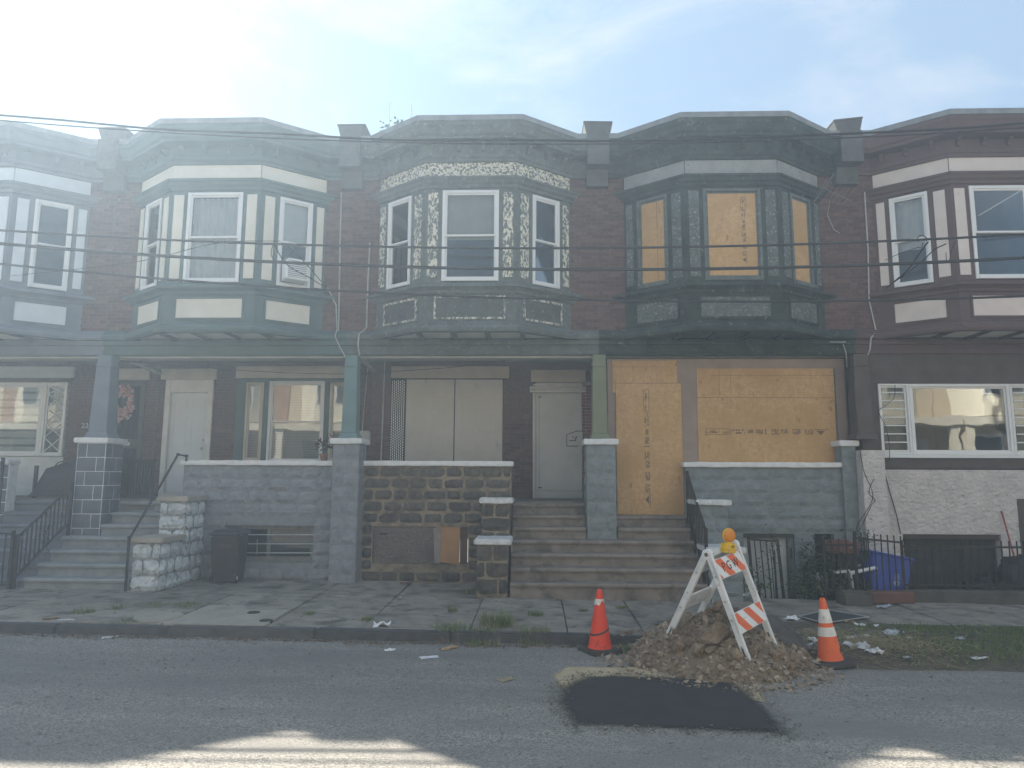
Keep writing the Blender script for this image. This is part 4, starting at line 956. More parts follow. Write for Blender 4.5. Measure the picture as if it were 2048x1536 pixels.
MB().add([(-1.74, -0.078, 0.33), (-1.36, -0.078, 0.29), (-1.35, -0.078, 0.945), (-1.73, -0.078, 0.945), (-1.74, -0.062, 0.33), (-1.36, -0.062, 0.29), (-1.35, -0.062, 0.945), (-1.73, -0.062, 0.945)], [(0,1,2,3),(7,6,5,4),(0,4,5,1),(1,5,6,2),(2,6,7,3),(3,7,4,0)]).build('basement_board', PLYT, H[2])
MB().box(-1.35, -1.22, -0.055, -0.04, 0.29, 0.945).build('basement_board', M('dark_brown_ply', (0.095, 0.055, 0.035), None, 5, .9), H[2])
MB().box(-2.93, -1.19, -0.11, -0.05, 0.262, 0.295).build('basement_sill', JOINT_B, H[2])
# cellar door of the boarded house
cd = MB().box(3.67, 4.54, 0.02, 0.06, -0.31, 0.80).build('cellar_door', M('pale_cellar_door', (0.50, 0.51, 0.50), (0.40, 0.41, 0.40), 3, .7), H[3]); MB().box(4.44, 4.54, -0.08, 0.02, -0.31, 0.80).build('door_jamb', WEATHERED, cd); MB().box(3.66, 4.55, -0.09, 0.02, 0.80, 0.868).build('door_lintel', M('dark_wood', (0.05, 0.048, 0.04), None, 5, .9), cd)
MB().box(4.905, 5.245, 0.03, 0.06, -0.31, 0.868).build('recess_shade', DARK, H[3])  # dark sheet painted as the shade inside the recess
MB().box(4.475, 4.50, -0.10, -0.08, 0.45, 0.62).build('door_handle', RUSTIRON, cd)
cg = MB(); gt = thing('iron_cellar_gate', (3.95, -0.45, -0.31), 'rusty iron gate leaning crookedly in front of the pale cellar door', 'gate')
def gp(u, v): return Vector((3.66 + u * 0.50 + v * 0.06, -0.62 + v * 0.42, -0.31 + v * 1.12 - u * 0.03))
for u in (0, 1): MB().bar(gp(u, 0), gp(u, 1), 0.045, 0.03, (0, 1, 0)).build('stile', RUSTIRON, gt)
for v in (0.05, 0.97): MB().bar(gp(0, v), gp(1, v), 0.03, 0.03).build('rail', RUSTIRON, gt)
for k in range(1, 5): MB().bar(gp(k / 5, 0.05), gp(k / 5, 0.97), 0.018, 0.018, (0, 1, 0)).build('bar', RUSTIRON, gt)

def pier(i, x0, x1, z0, z1, stone, jm, sides='', y0=-0.44, y1=0.10, capm=None, zs=None, **kw):
    m = MB().box(x0, x1, y0, y1, z0, z1 - 0.10); p = m.build("porch_pier", jm, H[i])
    zs = zs if zs is not None else z0
    stone_field(p, x0 + .004, x1 - .004, zs, z1 - 0.105, y0, [], stone, **kw)
    if 'R' in sides: stone_field(p, y0 + .004, y1, zs, z1 - 0.105, x1, [], stone, side='R', **kw)
    if 'L' in sides: stone_field(p, y0 + .004, y1, zs, z1 - 0.105, x0, [], stone, side='L', **kw)
    cap(p, x0 - 0.055, x1 + 0.055, y0 - 0.06, y1 + 0.04, z1 - 0.10, z1, capm, 'pier_cap')
    return p
pier(0, -8.24, -7.72, -0.1, 2.51, SLATEBLOCK, WHITEJOINT, 'R', rowh=0.245, w=(0.26, 0.40), joint=0.011, depth=0.024, rough=0.12)
pier(1, -3.60, -3.13, -0.1, 2.51, STONE_G, JOINT_G, 'R', rowh=0.24, w=(0.24, 0.46), joint=0.014, depth=0.04, rough=0.6)
pier(2, 0.90, 1.40, -0.1, 2.51, STONE_4, JOINT_4, 'LR', rowh=0.245, w=(0.24, 0.40), joint=0.014, depth=0.045, rough=0.9)
pier(3, 5.42, 5.655, -0.1, 2.51, STONE_4, JOINT_4, '', y0=-0.20, rowh=0.24, joint=0.014, depth=0.03)
column(H[0], -7.97, 2.515, 4.045, SLATE, -0.17)
column(H[1], -3.37, 2.515, 4.045, TEAL, -0.17, 0.135, 0.115)
column(H[2], 1.15, 2.515, 4.045, M('olive_paint', (0.15, 0.165, 0.105), (0.125, 0.14, 0.09), 3, 0.65), -0.17, 0.135, 0.115)
column(H[4], 5.80, 2.52, 4.045, BROWNL, -0.17, 0.15, 0.13)
# ================================================================== front steps and their pedestals
RISE, TREAD, Y0 = 0.1955, 0.28, -1.55
def step_mesh(m, x0, x1, ya, yb, z0, z1, nose=0.045):
    prof = [(ya, z0), (ya, z1 - 0.07), (ya - nose * .85, z1 - 0.062), (ya - nose, z1 - 0.03), (ya - nose * .7, z1 - 0.006), (ya, z1), (yb, z1), (yb, z0)]
    n = max(2, int((x1 - x0) / 0.25)); vs = []
    for i in range(n + 1):
        a = x0 + (x1 - x0) * i / n
        for k, (b, c) in enumerate(prof):
            j = 0.006 if 0 < k < 6 else 0; w = mnoise.noise_vector((a * 5, b * 9, c * 9))
            vs.append((a, b + w.y * j, c + w.z * j))
    P = len(prof); fs = [tuple(range(P)), tuple(n*P + k for k in range(P-1, -1, -1))]
    for i in range(n):
        for k in range(P): fs.append((i*P+k, (i+1)*P+k, (i+1)*P+(k+1) % P, i*P+(k+1) % P))
    return m.add(vs, fs)
def stairs(label, segs, mat, nmax=7, yback=0.125, zb=-0.12):
    t = thing('front_steps', ((segs(1)[0][0] + segs(1)[0][1]) / 2, Y0, 0), label, 'steps')
    for k in range(1, nmax + 1):
        ya = Y0 + TREAD * (k - 1)
        for (x0, x1) in segs(k):
            yb = min(ya + TREAD + 0.02, yback) if k < nmax else yback
            step_mesh(MB(), x0, x1, ya, max(yb, ya + 0.05), (zb if k == 1 else RISE * (k - 1) - 0.1), RISE * k - 0.004 * (k == 7)).build('step', mat, t)
    return t
def segA(k): return [(-0.40, 2.66)] if k < 5 else ([(-0.40, 0.875), (1.425, 2.66)] if k < 7 else [(-0.40, 0.875)])
stairs('wide worn brown concrete steps shared by the steel-doored house and the boarded house', segA, STEPB)
stairs('pale grey concrete steps with rust stains leading to the white panelled door', lambda k: [(-8.19, -6.47)] if k < 5 else [(-7.69, -6.47)], STEPG)
stairs('slate-painted steps behind the iron stair railing of the slate-trimmed house', lambda k: [(-9.70, -8.20)] if k < 5 else [(-9.70, -8.27)], STEPS1)
def pedestal(parts, label, stone, jm, capm, sides):
    x0, x1 = parts[0][0], parts[0][1]
    t = thing('step_pedestal', ((x0 + x1) / 2, -1.2, 0), label, 'pedestal', 'stone pedestals flanking the front steps')
    for (a, b, ya, yb, zt) in parts:
        p = MB().box(a + .015, b - .015, ya + .015, yb, -0.12, zt - 0.085).build("plinth", jm, t, jitter=0.005)
        kw = dict(rowh=0.24, w=(0.22, 0.42), joint=0.03, depth=0.07, rough=1.3)
        lo = 0.0 if ya < -1 else 0.0
        stone_field(p, a, b, lo, zt - 0.09, ya + 0.015, [], stone, **kw)
        if 'R' in sides: stone_field(p, ya + .01, yb, lo, zt - 0.09, b - .015, [], stone, side='R', **kw)
        if 'L' in sides: stone_field(p, ya + .01, yb, lo, zt - 0.09, a + .015, [], stone, side='L', **kw)
        cap(p, a - 0.04, b + 0.05, ya - 0.05, yb - 0.002, zt - 0.085, zt, capm, 'capstone')
pedestal([(-6.45, -5.98, -1.60, -0.86, 0.85), (-6.45, -5.98, -0.855, -0.13, 1.48)], 'whitewashed rough stone pedestal beside the pale grey steps', STONE_W, JOINT_W, CONC_L, 'R')
pedestal([(-0.93, -0.43, -1.60, -0.86, 0.86), (-0.91, -0.43, -0.855, -0.13, 1.48)], 'dark stone pedestal with chipped white caps at the plywood-boarded cellar window', STONE_B, JOINT_B, CAPW2, 'L')
pedestal([(2.71, 3.22, -1.60, -0.86, 0.76), (2.71, 3.22, -0.855, -0.13, 1.47)], 'blue-grey painted stone pedestal beside the cellar door', STONE_4, JOINT_4, CAPW2, 'L')

# ================================================================== the row goes on at both ends (beyond the picture)
for (xa, xb, pal, lb, dm) in ((-17.51, -12.84, 1, 'green-trimmed row house next above the slate-trimmed one', DOORW), (10.5, 15.17, 0, 'grey-trimmed row house next below the brown-trimmed one', DOORSTEEL)):
    c = (xa + xb) / 2; h = thing('row_house', (c, 0, 0), lb, 'house', 'row houses along the street')
    upper_storey(h, c, xa, xb, PAL[pal], BACKS[pal], None, 0, bricks=1)
    beam(h, xa, xb, PAL[pal]['trim'], CEIL)
    parapet_pier(h, xa if xa < 0 else xb, MATS['parapet_stucco'])
    m = MB(); m.box(xa + .002, xa + .06, 2.22, 8.99, 0, 4.29); m.box(xb - .06, xb - .002, 2.22, 8.99, 0, 4.29); m.build('party_wall', ROOM, h)
    MB().box(xa + .001, xb - .001, -0.05, 1.995, -0.3, FZ).build('porch_floor', FLOORC, h)
    hol = [(c - 1.0, c + 1.2, 2.1, 3.9), (c - 2.1, c - 1.2, 1.4, 3.7)]
    w = wall_holes(MB(), xa + .001, xb - .001, FZ, 4.298, 2.0, 2.2, hol).build('back_wall', MORTAR, h)
    brick_field(w, [(xa + .004, xb - .004, FZ + .01, 4.29, 2.0, hol)], BRICK, 1)
    window(h, F2, c - 1.0, c + 1.2, 2.1, 3.9, VINYL, blind_back(BLIND), GLASS, True, 0.02)
    MB().box(c - 2.1, c - 1.2, 2.03, 2.08, 1.4, 3.7).build('front_door', dm, h)
    pw = MB().box(xa + .3, xb - 1.2, -0.10, -0.051, -0.12, 2.03).build('porch_wall', JOINT_G, h); stone_field(pw, xa + .3, xb - 1.2, 0.0, 2.02, -0.10, [], STONE_G, depth=0.065, joint=0.018)
    cap(pw, xa + .25, xb - 1.15, -0.17, 0.1, 2.03, 2.12)
# ================================================================== railings, porch things
def rail_run(t, a, b, z_lo, z_hi, n, mat, posts=(True, True), r=0.011):
    a = Vector(a); b = Vector(b)
    for z in (z_lo, z_hi): MB().bar(a + Vector((0, 0, z)), b + Vector((0, 0, z)), 0.035, 0.025).build('rail', mat, t)
    for k in range(1, n):
        p = a.lerp(b, k / n); MB().bar(p + Vector((0, 0, z_lo)), p + Vector((0, 0, z_hi)), 0.016, 0.016, (0, 1, 0)).build('baluster', mat, t)
    for f, p in zip(posts, (a, b)):
        if f: MB().bar(p + Vector((0, 0, -0.02)), p + Vector((0, 0, z_hi + 0.05)), 0.045, 0.045, (0, 1, 0)).build('post', mat, t)
t = thing('stair_railing', (-8.25, -1.5, 0.0), 'black iron stair railing with a scroll between slate and pale grey steps', 'railing')
rail_run(t, (-8.32, -1.62, -0.02), (-8.24, -0.50, 0.80), 0.22, 0.86, 12, IRON)
sc = [(-8.28 + 0.0, -1.06, 0.78 + 0.0)]
pts = []
for k in range(26):
    a = k / 25 * 4 * math.pi; r_ = 0.02 + 0.05 * abs(math.cos(a / 4)); pts.append((-8.29, -1.02 + r_ * math.cos(a), 0.80 + 0.20 * (k / 25 - 0.5) * 2 + r_ * math.sin(a)))
MB().tube(pts, 0.008, 6).build('scroll', IRON, t)
t = thing('stair_gate', (-9.0, -1.63, 0), 'low black iron gate across the foot of the slate-painted steps', 'gate')
rail_run(t, (-9.70, -1.66, -0.02), (-8.37, -1.66, -0.02), 0.12, 0.92, 11, IRON, (True, True))
t = thing('upper_railing', (-9.66, -1.4, 0), 'black iron railing rising along the grey block porch wall', 'railing')
rail_run(t, (-9.74, -1.58, 0.0), (-9.74, -0.25, 1.15), 0.25, 0.95, 10, IRON)
# pipe handrail
t = thing('pipe_handrail', (-6.55, -1.45, 0), 'bent black pipe handrail beside the whitewashed pedestal', 'handrail')
p0 = PY(251, 1176, -1.66); xh = p0.x
top = PY(356, 909, -0.30); top2 = PY(373, 912, -0.18)
MB().tube([(xh, -1.66, 0.0), (xh, -1.66, 0.84)], 0.022, 10).build('post', IRON, t)
MB().tube([(xh, -1.66, 0.84), (xh + 0.01, -1.60, 0.90), top, top2, (top2.x, top2.y, 2.10)], 0.020, 10).build('rail', IRON, t, smooth=True)
for q in ((xh, -1.66, 0.85), tuple(top), tuple(top2)): MB().lathe(q, [(0.0, -0.03), (0.028, -0.02), (0.03, 0.0), (0.028, 0.02), (0.0, 0.03)], 10).build('elbow', IRON, t, smooth=True)
# railing at the boarded house
t = thing('side_railing', (2.70, -1.2, 0), 'dark iron railing between the brown steps and the blue-grey pedestal', 'railing')
rail_run(t, (2.685, -1.50, 0.15), (2.685, -0.22, 1.06), 0.10, 0.85, 12, RUSTIRON)
# slatted gate on the porch
t = thing('porch_gate', (-7.5, 0.35, FZ), 'black slatted gate on the porch beside the slate block pier', 'gate')
for k in range(13): MB().box(-7.88 + k * 0.052, -7.853 + k * 0.052, 0.33, 0.35, FZ + 0.04, FZ + 0.70).build('slat', BLACKPLASTIC, t)
for z_ in (FZ + 0.02, FZ + 0.68): MB().box(-7.90, -7.20, 0.30, 0.329, z_, z_ + 0.06).build('rail', BLACKPLASTIC, t)
for x_ in (-7.90, -7.24): MB().box(x_, x_ + 0.04, 0.28, 0.299, FZ, FZ + 0.76).build('post', BLACKPLASTIC, t)
# tarp-covered bench on the slate house's porch
t = thing('covered_glider', (-9.2, 0.75, FZ), 'porch glider heaped under a dark cover on the slate-trimmed porch', 'glider')
vs = []; nx, ny = 22, 12
for j in range(ny + 1):
    for i in range(nx + 1):
        a, b = i / nx, j / ny; x_ = -9.72 + a * 1.25; y_ = 0.45 + b * 0.7
        e = min(a, 1 - a, b, 1 - b) * 6; hgt = min(1, e) * (0.42 + 0.30 * b + 0.20 * a + 0.10 * mnoise.noise((x_ * 3, y_ * 3, 0)) )
        vs.append((x_, y_, FZ + 0.03 + max(hgt, 0)))
mb = MB().add(vs, [(j*(nx+1)+i, j*(nx+1)+i+1, (j+1)*(nx+1)+i+1, (j+1)*(nx+1)+i) for j in range(ny) for i in range(nx)])
mb.build('cover', M('dark_cover', (0.035, 0.032, 0.036), (0.05, 0.042, 0.042), 4, 0.7, 0.3, 12, 0.02), t, smooth=True)
for x_ in (-9.68, -8.52): MB().box(x_, x_ + 0.05, 0.5, 0.56, FZ, FZ + 0.62).build('leg', IRON, t)
pts = [(-9.05 + 0.16 * math.cos(a), 0.42, FZ + 0.60 + 0.10 * math.sin(a)) for a in [k / 12 * math.pi for k in range(13)]]
MB().tube(pts, 0.012, 6).build('arm_rest', IRON, t)
# flower wreath
xw, zw = XZ(247, 806, 1.93); t = thing('flower_wreath', (xw, 1.94, zw), 'wreath of dusty pink flowers hung on the dark storm door', 'wreath')
MB().tube([(xw + 0.19 * math.cos(a), 1.95, zw + 0.24 * math.sin(a)) for a in [k / 20 * 2 * math.pi for k in range(21)]], 0.03, 6).build('ring', M('twig', (0.08, 0.06, 0.04), None, 9, .9), t)
def blossoms(n, cols):
    for c, (nm, mt) in enumerate(cols):
        fl = MB()
        for k in range(n):
            a = rnd.uniform(0, 2 * math.pi); r_ = rnd.gauss(1, 0.22); p = Vector((xw + 0.20 * r_ * math.cos(a) - 0.02, 1.90 + rnd.uniform(-.03, .03), zw + 0.27 * r_ * math.sin(a)))
            for q in range(5):
                b = q / 5 * 2 * math.pi + rnd.random(); s = rnd.uniform(0.025, 0.045); d = Vector((math.cos(b), rnd.uniform(-.6, .2), math.sin(b))) * s; e = Vector((-math.sin(b), 0, math.cos(b))) * s * 0.5
                fl.add([p, p + d * .6 + e, p + d, p + d * .6 - e], [(0, 1, 2, 3)])
        fl.build(nm, mt, t)
blossoms(130, (('blossoms', M('pink_petal', (0.36, 0.17, 0.165), (0.46, 0.25, 0.23), 30, .8)), ('pale_blossoms', M('pale_petal', (0.50, 0.36, 0.32), (0.40, 0.22, 0.20), 30, .8))))
blossoms(45, (('leaves', M('wreath_leaf', (0.05, 0.08, 0.04), (0.09, 0.11, 0.06), 30, .8)),))
# plant stand with pots behind the grey pier
t = thing('plant_stand', (-3.98, 0.75, FZ), 'dark plant stand behind the porch wall of the green-trimmed house', 'plant stand')
MB().box(-4.32, -3.66, 0.60, 0.95, FZ + 0.70, FZ + 0.74).build('top', BLACKPLASTIC, t)
for x_ in (-4.30, -3.70):
    for y_ in (0.62, 0.90): MB().box(x_, x_ + 0.03, y_, y_ + 0.03, FZ, FZ + 0.70).build('leg', BLACKPLASTIC, t)
TERRA = M('terracotta', (0.32, 0.15, 0.09), (0.26, 0.12, 0.075), 8, .85)
LEAFR = M('red_leaf', (0.12, 0.045, 0.045), (0.07, 0.03, 0.03), 12, .7); LEAFG = M('weed_leaf', (0.060, 0.085, 0.030), (0.10, 0.12, 0.045), 7, .75); LEAFD = M('dark_leaf', (0.035, 0.050, 0.022), (0.055, 0.070, 0.030), 6, .75)
DRYG = M('dry_grass', (0.24, 0.19, 0.10), (0.30, 0.25, 0.14), 9, .9)
def leafspray(mb, c, n, rx, rz, L, w, up=0.4, ry=None):
    ry = ry or rx
    for k in range(n):
        p = Vector(c) + Vector((rnd.gauss(0, rx), rnd.gauss(0, ry), abs(rnd.gauss(0, rz)) if up > .9 else rnd.gauss(0, rz)))
        d = Vector((rnd.uniform(-1, 1), rnd.uniform(-1, 1), rnd.uniform(-.5, 1) * up)).normalized() * L * rnd.uniform(.6, 1.3)
        s = d.cross(Vector((rnd.uniform(-1, 1), rnd.uniform(-1, 1), 1))).normalized() * w * rnd.uniform(.7, 1.2)
        mb.add([p, p + d * .5 + s, p + d, p + d * .5 - s], [(0, 1, 2, 3)])
    return mb
for nm, x_, hgt in (('a', -4.12, 0.10), ('b', -3.86, 0.15)):
    t = thing('potted_plant', (x_, 0.75, FZ + 0.74), ('terracotta pot with a drooping plant on the plant stand' if nm == 'a' else 'tall terracotta pot of dark red leaves on the plant stand'), 'plant')
    MB().lathe((x_, 0.75, FZ + 0.74), [(0.05, 0), (0.075, hgt), (0.085, hgt), (0.085, hgt + .03), (0.07, hgt + .03)], 14).build('pot', TERRA, t, smooth=False)
    leafspray(MB(), (x_, 0.75, FZ + 0.74 + hgt + 0.12), 60, 0.07, 0.10, 0.13, 0.02, 1.0).build('leaves', LEAFR, t)
    MB().tube([(x_, 0.75, FZ + 0.74 + hgt), (x_ + .01, 0.75, FZ + 0.74 + hgt + .2)], 0.008, 6).build('stem', LEAFD, t)
# meter box, conduits
x_, z_ = XZ(728, 876, 1.9)
mbx = MB().box(x_ - .13, x_ + .13, 1.86, 1.99, z_ - .15, z_ + .15).build('meter_box', M('meter_grey', (0.42, 0.43, 0.43), None, 5, .5), H[1], bevel=0.02, seg=2)
MB().tube([(x_ - .05, 1.93, z_ + .15), (x_ - .03, 1.93, 3.2), (x_ + .03, 1.93, 4.28)], 0.008, 6).build('meter_cable', M('pale_cable', (0.40, 0.40, 0.39), None, 5, .6), H[1])
CONDUIT = M('conduit_grey', (0.38, 0.375, 0.36), (0.30, 0.30, 0.29), 6, .6)
def conduit(i, pts, Y, r=0.014):
    P = []
    for q in pts:
        x, z = XZ(q[0], q[1], q[2] if len(q) > 2 else Y); P.append((x, q[2] if len(q) > 2 else Y, z))
    MB().tube(P, r, 6).build('conduit', CONDUIT, H[i])
conduit(1, [(683, 385), (680, 500), (677, 664)], -0.03); conduit(1, [(655, 575), (672, 610), (674, 660), (670, 672, -.2), (680, 695, -.12), (692, 716, -.12)], -0.03, 0.011)
conduit(2, [(740, 485), (736, 560), (733, 655), (718, 668, -.19), (716, 690, -.19), (719, 712, -.12)], -0.03)
conduit(2, [(770, 715, 1.95), (766, 820, 1.95), (762, 920, 1.95)], 1.95, 0.016)
conduit(4, [(1729, 385), (1736, 500), (1738, 600), (1752, 662), (1742, 676, -.2), (1740, 700, -.2), (1732, 716, -.12), (1733, 730, -.10)], -0.03)
conduit(3, [(1660, 684, -.2), (1692, 684, -.2)], -0.2, 0.008); conduit(3, [(1686, 688, -.2), (1692, 705, -.2), (1694, 735, -.1)], -0.2, 0.008)
conduit(1, [(0, 600), (0, 601)], -0.02) if False else None
# window air conditioner
F = bay_faces(CX[1])['R']
o, du, dn = F; c0 = Vector((o[0] + du[0] * .66 + dn[0] * .1, o[1] + du[1] * .66 + dn[1] * .1, 5.36))
t = thing('air_conditioner', c0, 'white window air conditioner in the side of the green-trimmed bay', 'air conditioner')
MB().fbox(F, 0.44, 0.86, 5.372, 5.76, 0.03, 0.30).build('case', VINYL, t, bevel=0.012)
MB().fbox(F, 0.48, 0.82, 5.41, 5.72, 0.30, 0.306).build('grille', M('grille_grey', (0.22, 0.22, 0.22), None, 5, .6), t)
for k in range(9): MB().fbox(F, 0.48, 0.82, 5.42 + k * 0.034, 5.434 + k * 0.034, 0.306, 0.314).build('louvre', VINYL, t)
# TV antenna by the brown house
ax, az = XZ(1660, 385, -0.25)
t = thing('tv_antenna', (ax, -0.25, az - 0.3), 'bent roof-style television antenna fixed at the eaves of the scorched bay', 'antenna')
A1 = PY(1637, 372, -0.35); A2 = PY(1702, 402, -0.35)
MB().tube([A1, A2], 0.008, 8).build('boom', M('antenna_grey', (0.16,0.16,0.16), None, 5, .6), t)
MB().tube([PY(1627, 405, -0.30), PY(1668, 348, -0.30)], 0.010, 8).build('mast', M('antenna_grey', (0.16,0.16,0.16), None, 5, .6), t)
for k in range(7):
    c = A1.lerp(A2, 0.1 + 0.13 * k); MB().tube([c + Vector((-0.09, 0.08, -0.13)), c + Vector((0.09, -0.08, 0.14))], 0.004, 5).build('element', M('antenna_grey', (0.16,0.16,0.16), None, 5, .6), t)
MB().tube([PY(1660, 402, -.3), PY(1655, 430, -.05), PY(1668, 460, -.03), PY(1680, 466, -.03)], 0.006, 5).build('lead', CONDUIT, t)
# roof weeds and rods above the peeling house
xw, zw = XZ(785, 250, -0.1); t = thing('roof_weed', (xw, -0.1, 8.25), 'leafy weed sprouting from the roof edge of the peeling house', 'plant')
leafspray(MB(), (xw - .02, -0.1, 8.42), 170, 0.10, 0.06, 0.07, 0.022).build('leaves', LEAFG, t); leafspray(MB(), (xw + .12, -0.1, 8.62), 60, 0.05, 0.04, 0.07, 0.022).build('leaves', LEAFG, t)
MB().tube([(xw - .1, -0.1, 8.22), (xw + .02, -0.1, 8.42), (xw + .16, -0.1, 8.66)], 0.012, 6).build('stem', LEAFD, t)
for px, py, lb in ((780, 204, 'taller thin metal rod on the roof of the peeling house'), (823, 210, 'shorter thin metal rod on the roof of the peeling house')):
    x_, z_ = XZ(px, py, 0.3); tag(MB().tube([(x_, 0.3, 8.09), (x_, 0.3, z_)], 0.008, 6).build('roof_rod', GALV), lb, 'rod')
# ================================================================== cables
WIRE = M('cable_black', (0.045, 0.046, 0.05), (0.035, 0.035, 0.038), 8, .95, spec=0.05)
WY = -3.4
def fitq(pts):
    P = [XZ(a, b, WY) for a, b in pts]; n = len(P)
    # least squares quadratic
    S = [sum(p[0] ** k for p in P) for k in range(5)]; T = [sum(p[1] * p[0] ** k for p in P) for k in range(3)]
    A = Matrix(((S[0], S[1], S[2]), (S[1], S[2], S[3]), (S[2], S[3], S[4]))); return A.inverted() @ Vector(T)
def cable(pts, r, label, name='overhead_cable', x0=-19.0, x1=19.0, wob=0.0, group='overhead cables along the street'):
    q = fitq(pts); P = []
    for k in range(61):
        x = x0 + (x1 - x0) * k / 60; P.append((x, WY + wob * math.sin(x * 2.1), q[0] + q[1] * x + q[2] * x * x + wob * math.cos(x * 1.7)))
    tag(MB().tube(P, r, 8).build(name, WIRE, None, smooth=True), label, 'cable', group); return q
c1 = cable([(0,461),(300,475),(512,490),(1024,497),(1500,490),(1750,482),(2048,470)], 0.017, 'uppermost of the three thick black cables crossing the upstairs windows')
c2 = cable([(0,488),(512,520),(1024,540),(1440,538),(1750,528),(2048,516)], 0.023, 'thickest cable, middle of the three crossing the upstairs windows')
c3 = cable([(0,529),(512,570),(760,585),(1024,597),(1440,604),(1750,602),(2048,591)], 0.016, 'lowest of the three thick black cables, crossing below the upstairs sills')
c4 = cable([(0,229),(300,257),(700,277),(1024,283),(1440,272),(1700,268),(2048,248)], 0.016, 'uppermost lashed cable crossing just below the roof cornices', wob=0.012)
c5 = cable([(0,240),(300,263),(700,283),(1024,290),(1440,281),(1700,275),(2048,257)], 0.010, 'thin wire running directly under the lashed cable at the cornices')
for x_, lb in ((-19.0, 'weathered wooden utility pole at the upper end of the row'), (19.0, 'weathered wooden utility pole at the lower end of the row')):
    t = thing('utility_pole', (x_, WY, gz(x_)), lb, 'utility pole')
    MB().tube([(x_, WY + .0, gz(x_) - 0.3), (x_, WY, 11.0)], [0.17, 0.12], 14).build('pole', M('pole_wood', (0.13, 0.10, 0.075), (0.09, 0.07, 0.055), 5, .9), t)
    MB().box(x_ - .06, x_ + .06, WY - 1.0, WY + 1.0, 10.2, 10.32).build('crossarm', MATS['pole_wood'], t)
def drop(pts, r, label, ys):
    P = [PY(a, b, y) for (a, b), y in zip(pts, ys)]; Q = []
    for i in range(len(P) - 1):
        for k in range(6):
            u = k / 6; p0, p1, p2, p3 = P[max(i-1, 0)], P[i], P[i+1], P[min(i+2, len(P)-1)]
            Q.append(0.5 * ((2*p1) + (p2-p0)*u + (2*p0-5*p1+4*p2-p3)*u*u + (3*p1-p0-3*p2+p3)*u**3))
    Q.append(P[-1]); tag(MB().tube(Q, r, 6).build('service_wire', WIRE, None, smooth=True), label, 'wire', 'service wires dropping to the houses')
drop([(548, 489), (575, 530), (620, 556), (650, 575)], 0.008, 'service wire dropping from the cables to the green-trimmed bay', (WY, -2.4, -1.2, -0.05))
drop([(575, 491), (610, 525), (640, 560), (655, 574)], 0.008, 'second service wire curving down beside the window air conditioner', (WY, -2.4, -1.2, -0.05))
drop([(545, 491), (543, 512), (562, 525), (585, 505), (592, 491)], 0.007, 'loop of slack wire hanging before the window air conditioner', (WY, WY, WY, WY, WY))
drop([(560, 482), (430, 487), (270, 524), (40, 550), (-20, 556)], 0.005, 'thin wire slanting across the pale curtained window to the slate house', (WY, -2.6, -1.6, -0.8, -0.3))
drop([(1856, 484), (1838, 508), (1815, 540), (1785, 566), (1772, 577)], 0.011, 'thicker service wire reaching the brown bay from the looped coil', (WY, -2.6, -1.8, -1.0, -0.3))
drop([(1892, 488), (1868, 500), (1838, 528), (1800, 556), (1775, 574)], 0.008, 'thinner service wire reaching the brown bay below the looped coil', (WY, -2.6, -1.8, -1.0, -0.3))
drop([(1838, 484), (1835, 476), (1843, 471), (1852, 475), (1853, 482)], 0.007, 'small coil of slack wire on the uppermost thick cable', (WY, WY, WY, WY, WY))
drop([(1912, 482), (1903, 500), (1898, 525), (1893, 520), (1892, 505)], 0.005, 'stray hooked wire end hanging over the brown bay', (WY, WY, WY, WY, WY))
drop([(1770, 520), (1800, 507), (1835, 495), (1843, 496), (1846, 485)], 0.005, 'thin wire running from the coil to the maroon window post', (-0.9, -1.5, -2.6, -3.0, WY))
drop([(230, 720), (400, 735), (560, 745), (715, 748), (800, 742), (900, 735), (1010, 722)], 0.006, 'thin slack wire strung along under the porch beams', (0.3, 0.9, 1.2, 0.9, 1.4, 1.4, 1.0))
CAB2 = WIRE
drop([(1719, 890), (1727, 940), (1745, 985), (1740, 1010), (1715, 1050), (1712, 1072)], 0.006, 'loose black wire hanging down the stucco pier', (-.42,) * 6)
drop([(1767, 940), (1748, 958), (1738, 985), (1750, 1000), (1742, 1012), (1720, 1060)], 0.006, 'loose black wire crossing over the stucco pier', (-.14, -.42, -.42, -.43, -.42, -.42))
drop([(1768, 940), (1780, 985), (1793, 1030), (1801, 1068)], 0.008, 'straight black wire slanting down the white stucco wall', (-.14,) * 4)
drop([(1755, 1012), (1768, 1020), (1768, 1040), (1762, 1066)], 0.005, 'short wire tail on the stucco wall', (-.14,) * 4)
drop([(1790, 769), (1788, 795), (1770, 812), (1757, 823), (1770, 850), (1778, 885), (1779, 920)], 0.006, 'wire looping across the glazed porch window', (-.08,) * 7)
drop([(1700, 700), (1706, 780), (1716, 850), (1720, 888)], 0.005, 'wire running down the brown porch post', (-.34,) * 4)
drop([(1701, 930), (1697, 1000), (1692, 1075)], 0.004, 'thin wire hanging down the blue-grey porch wall', (-.17,) * 3)
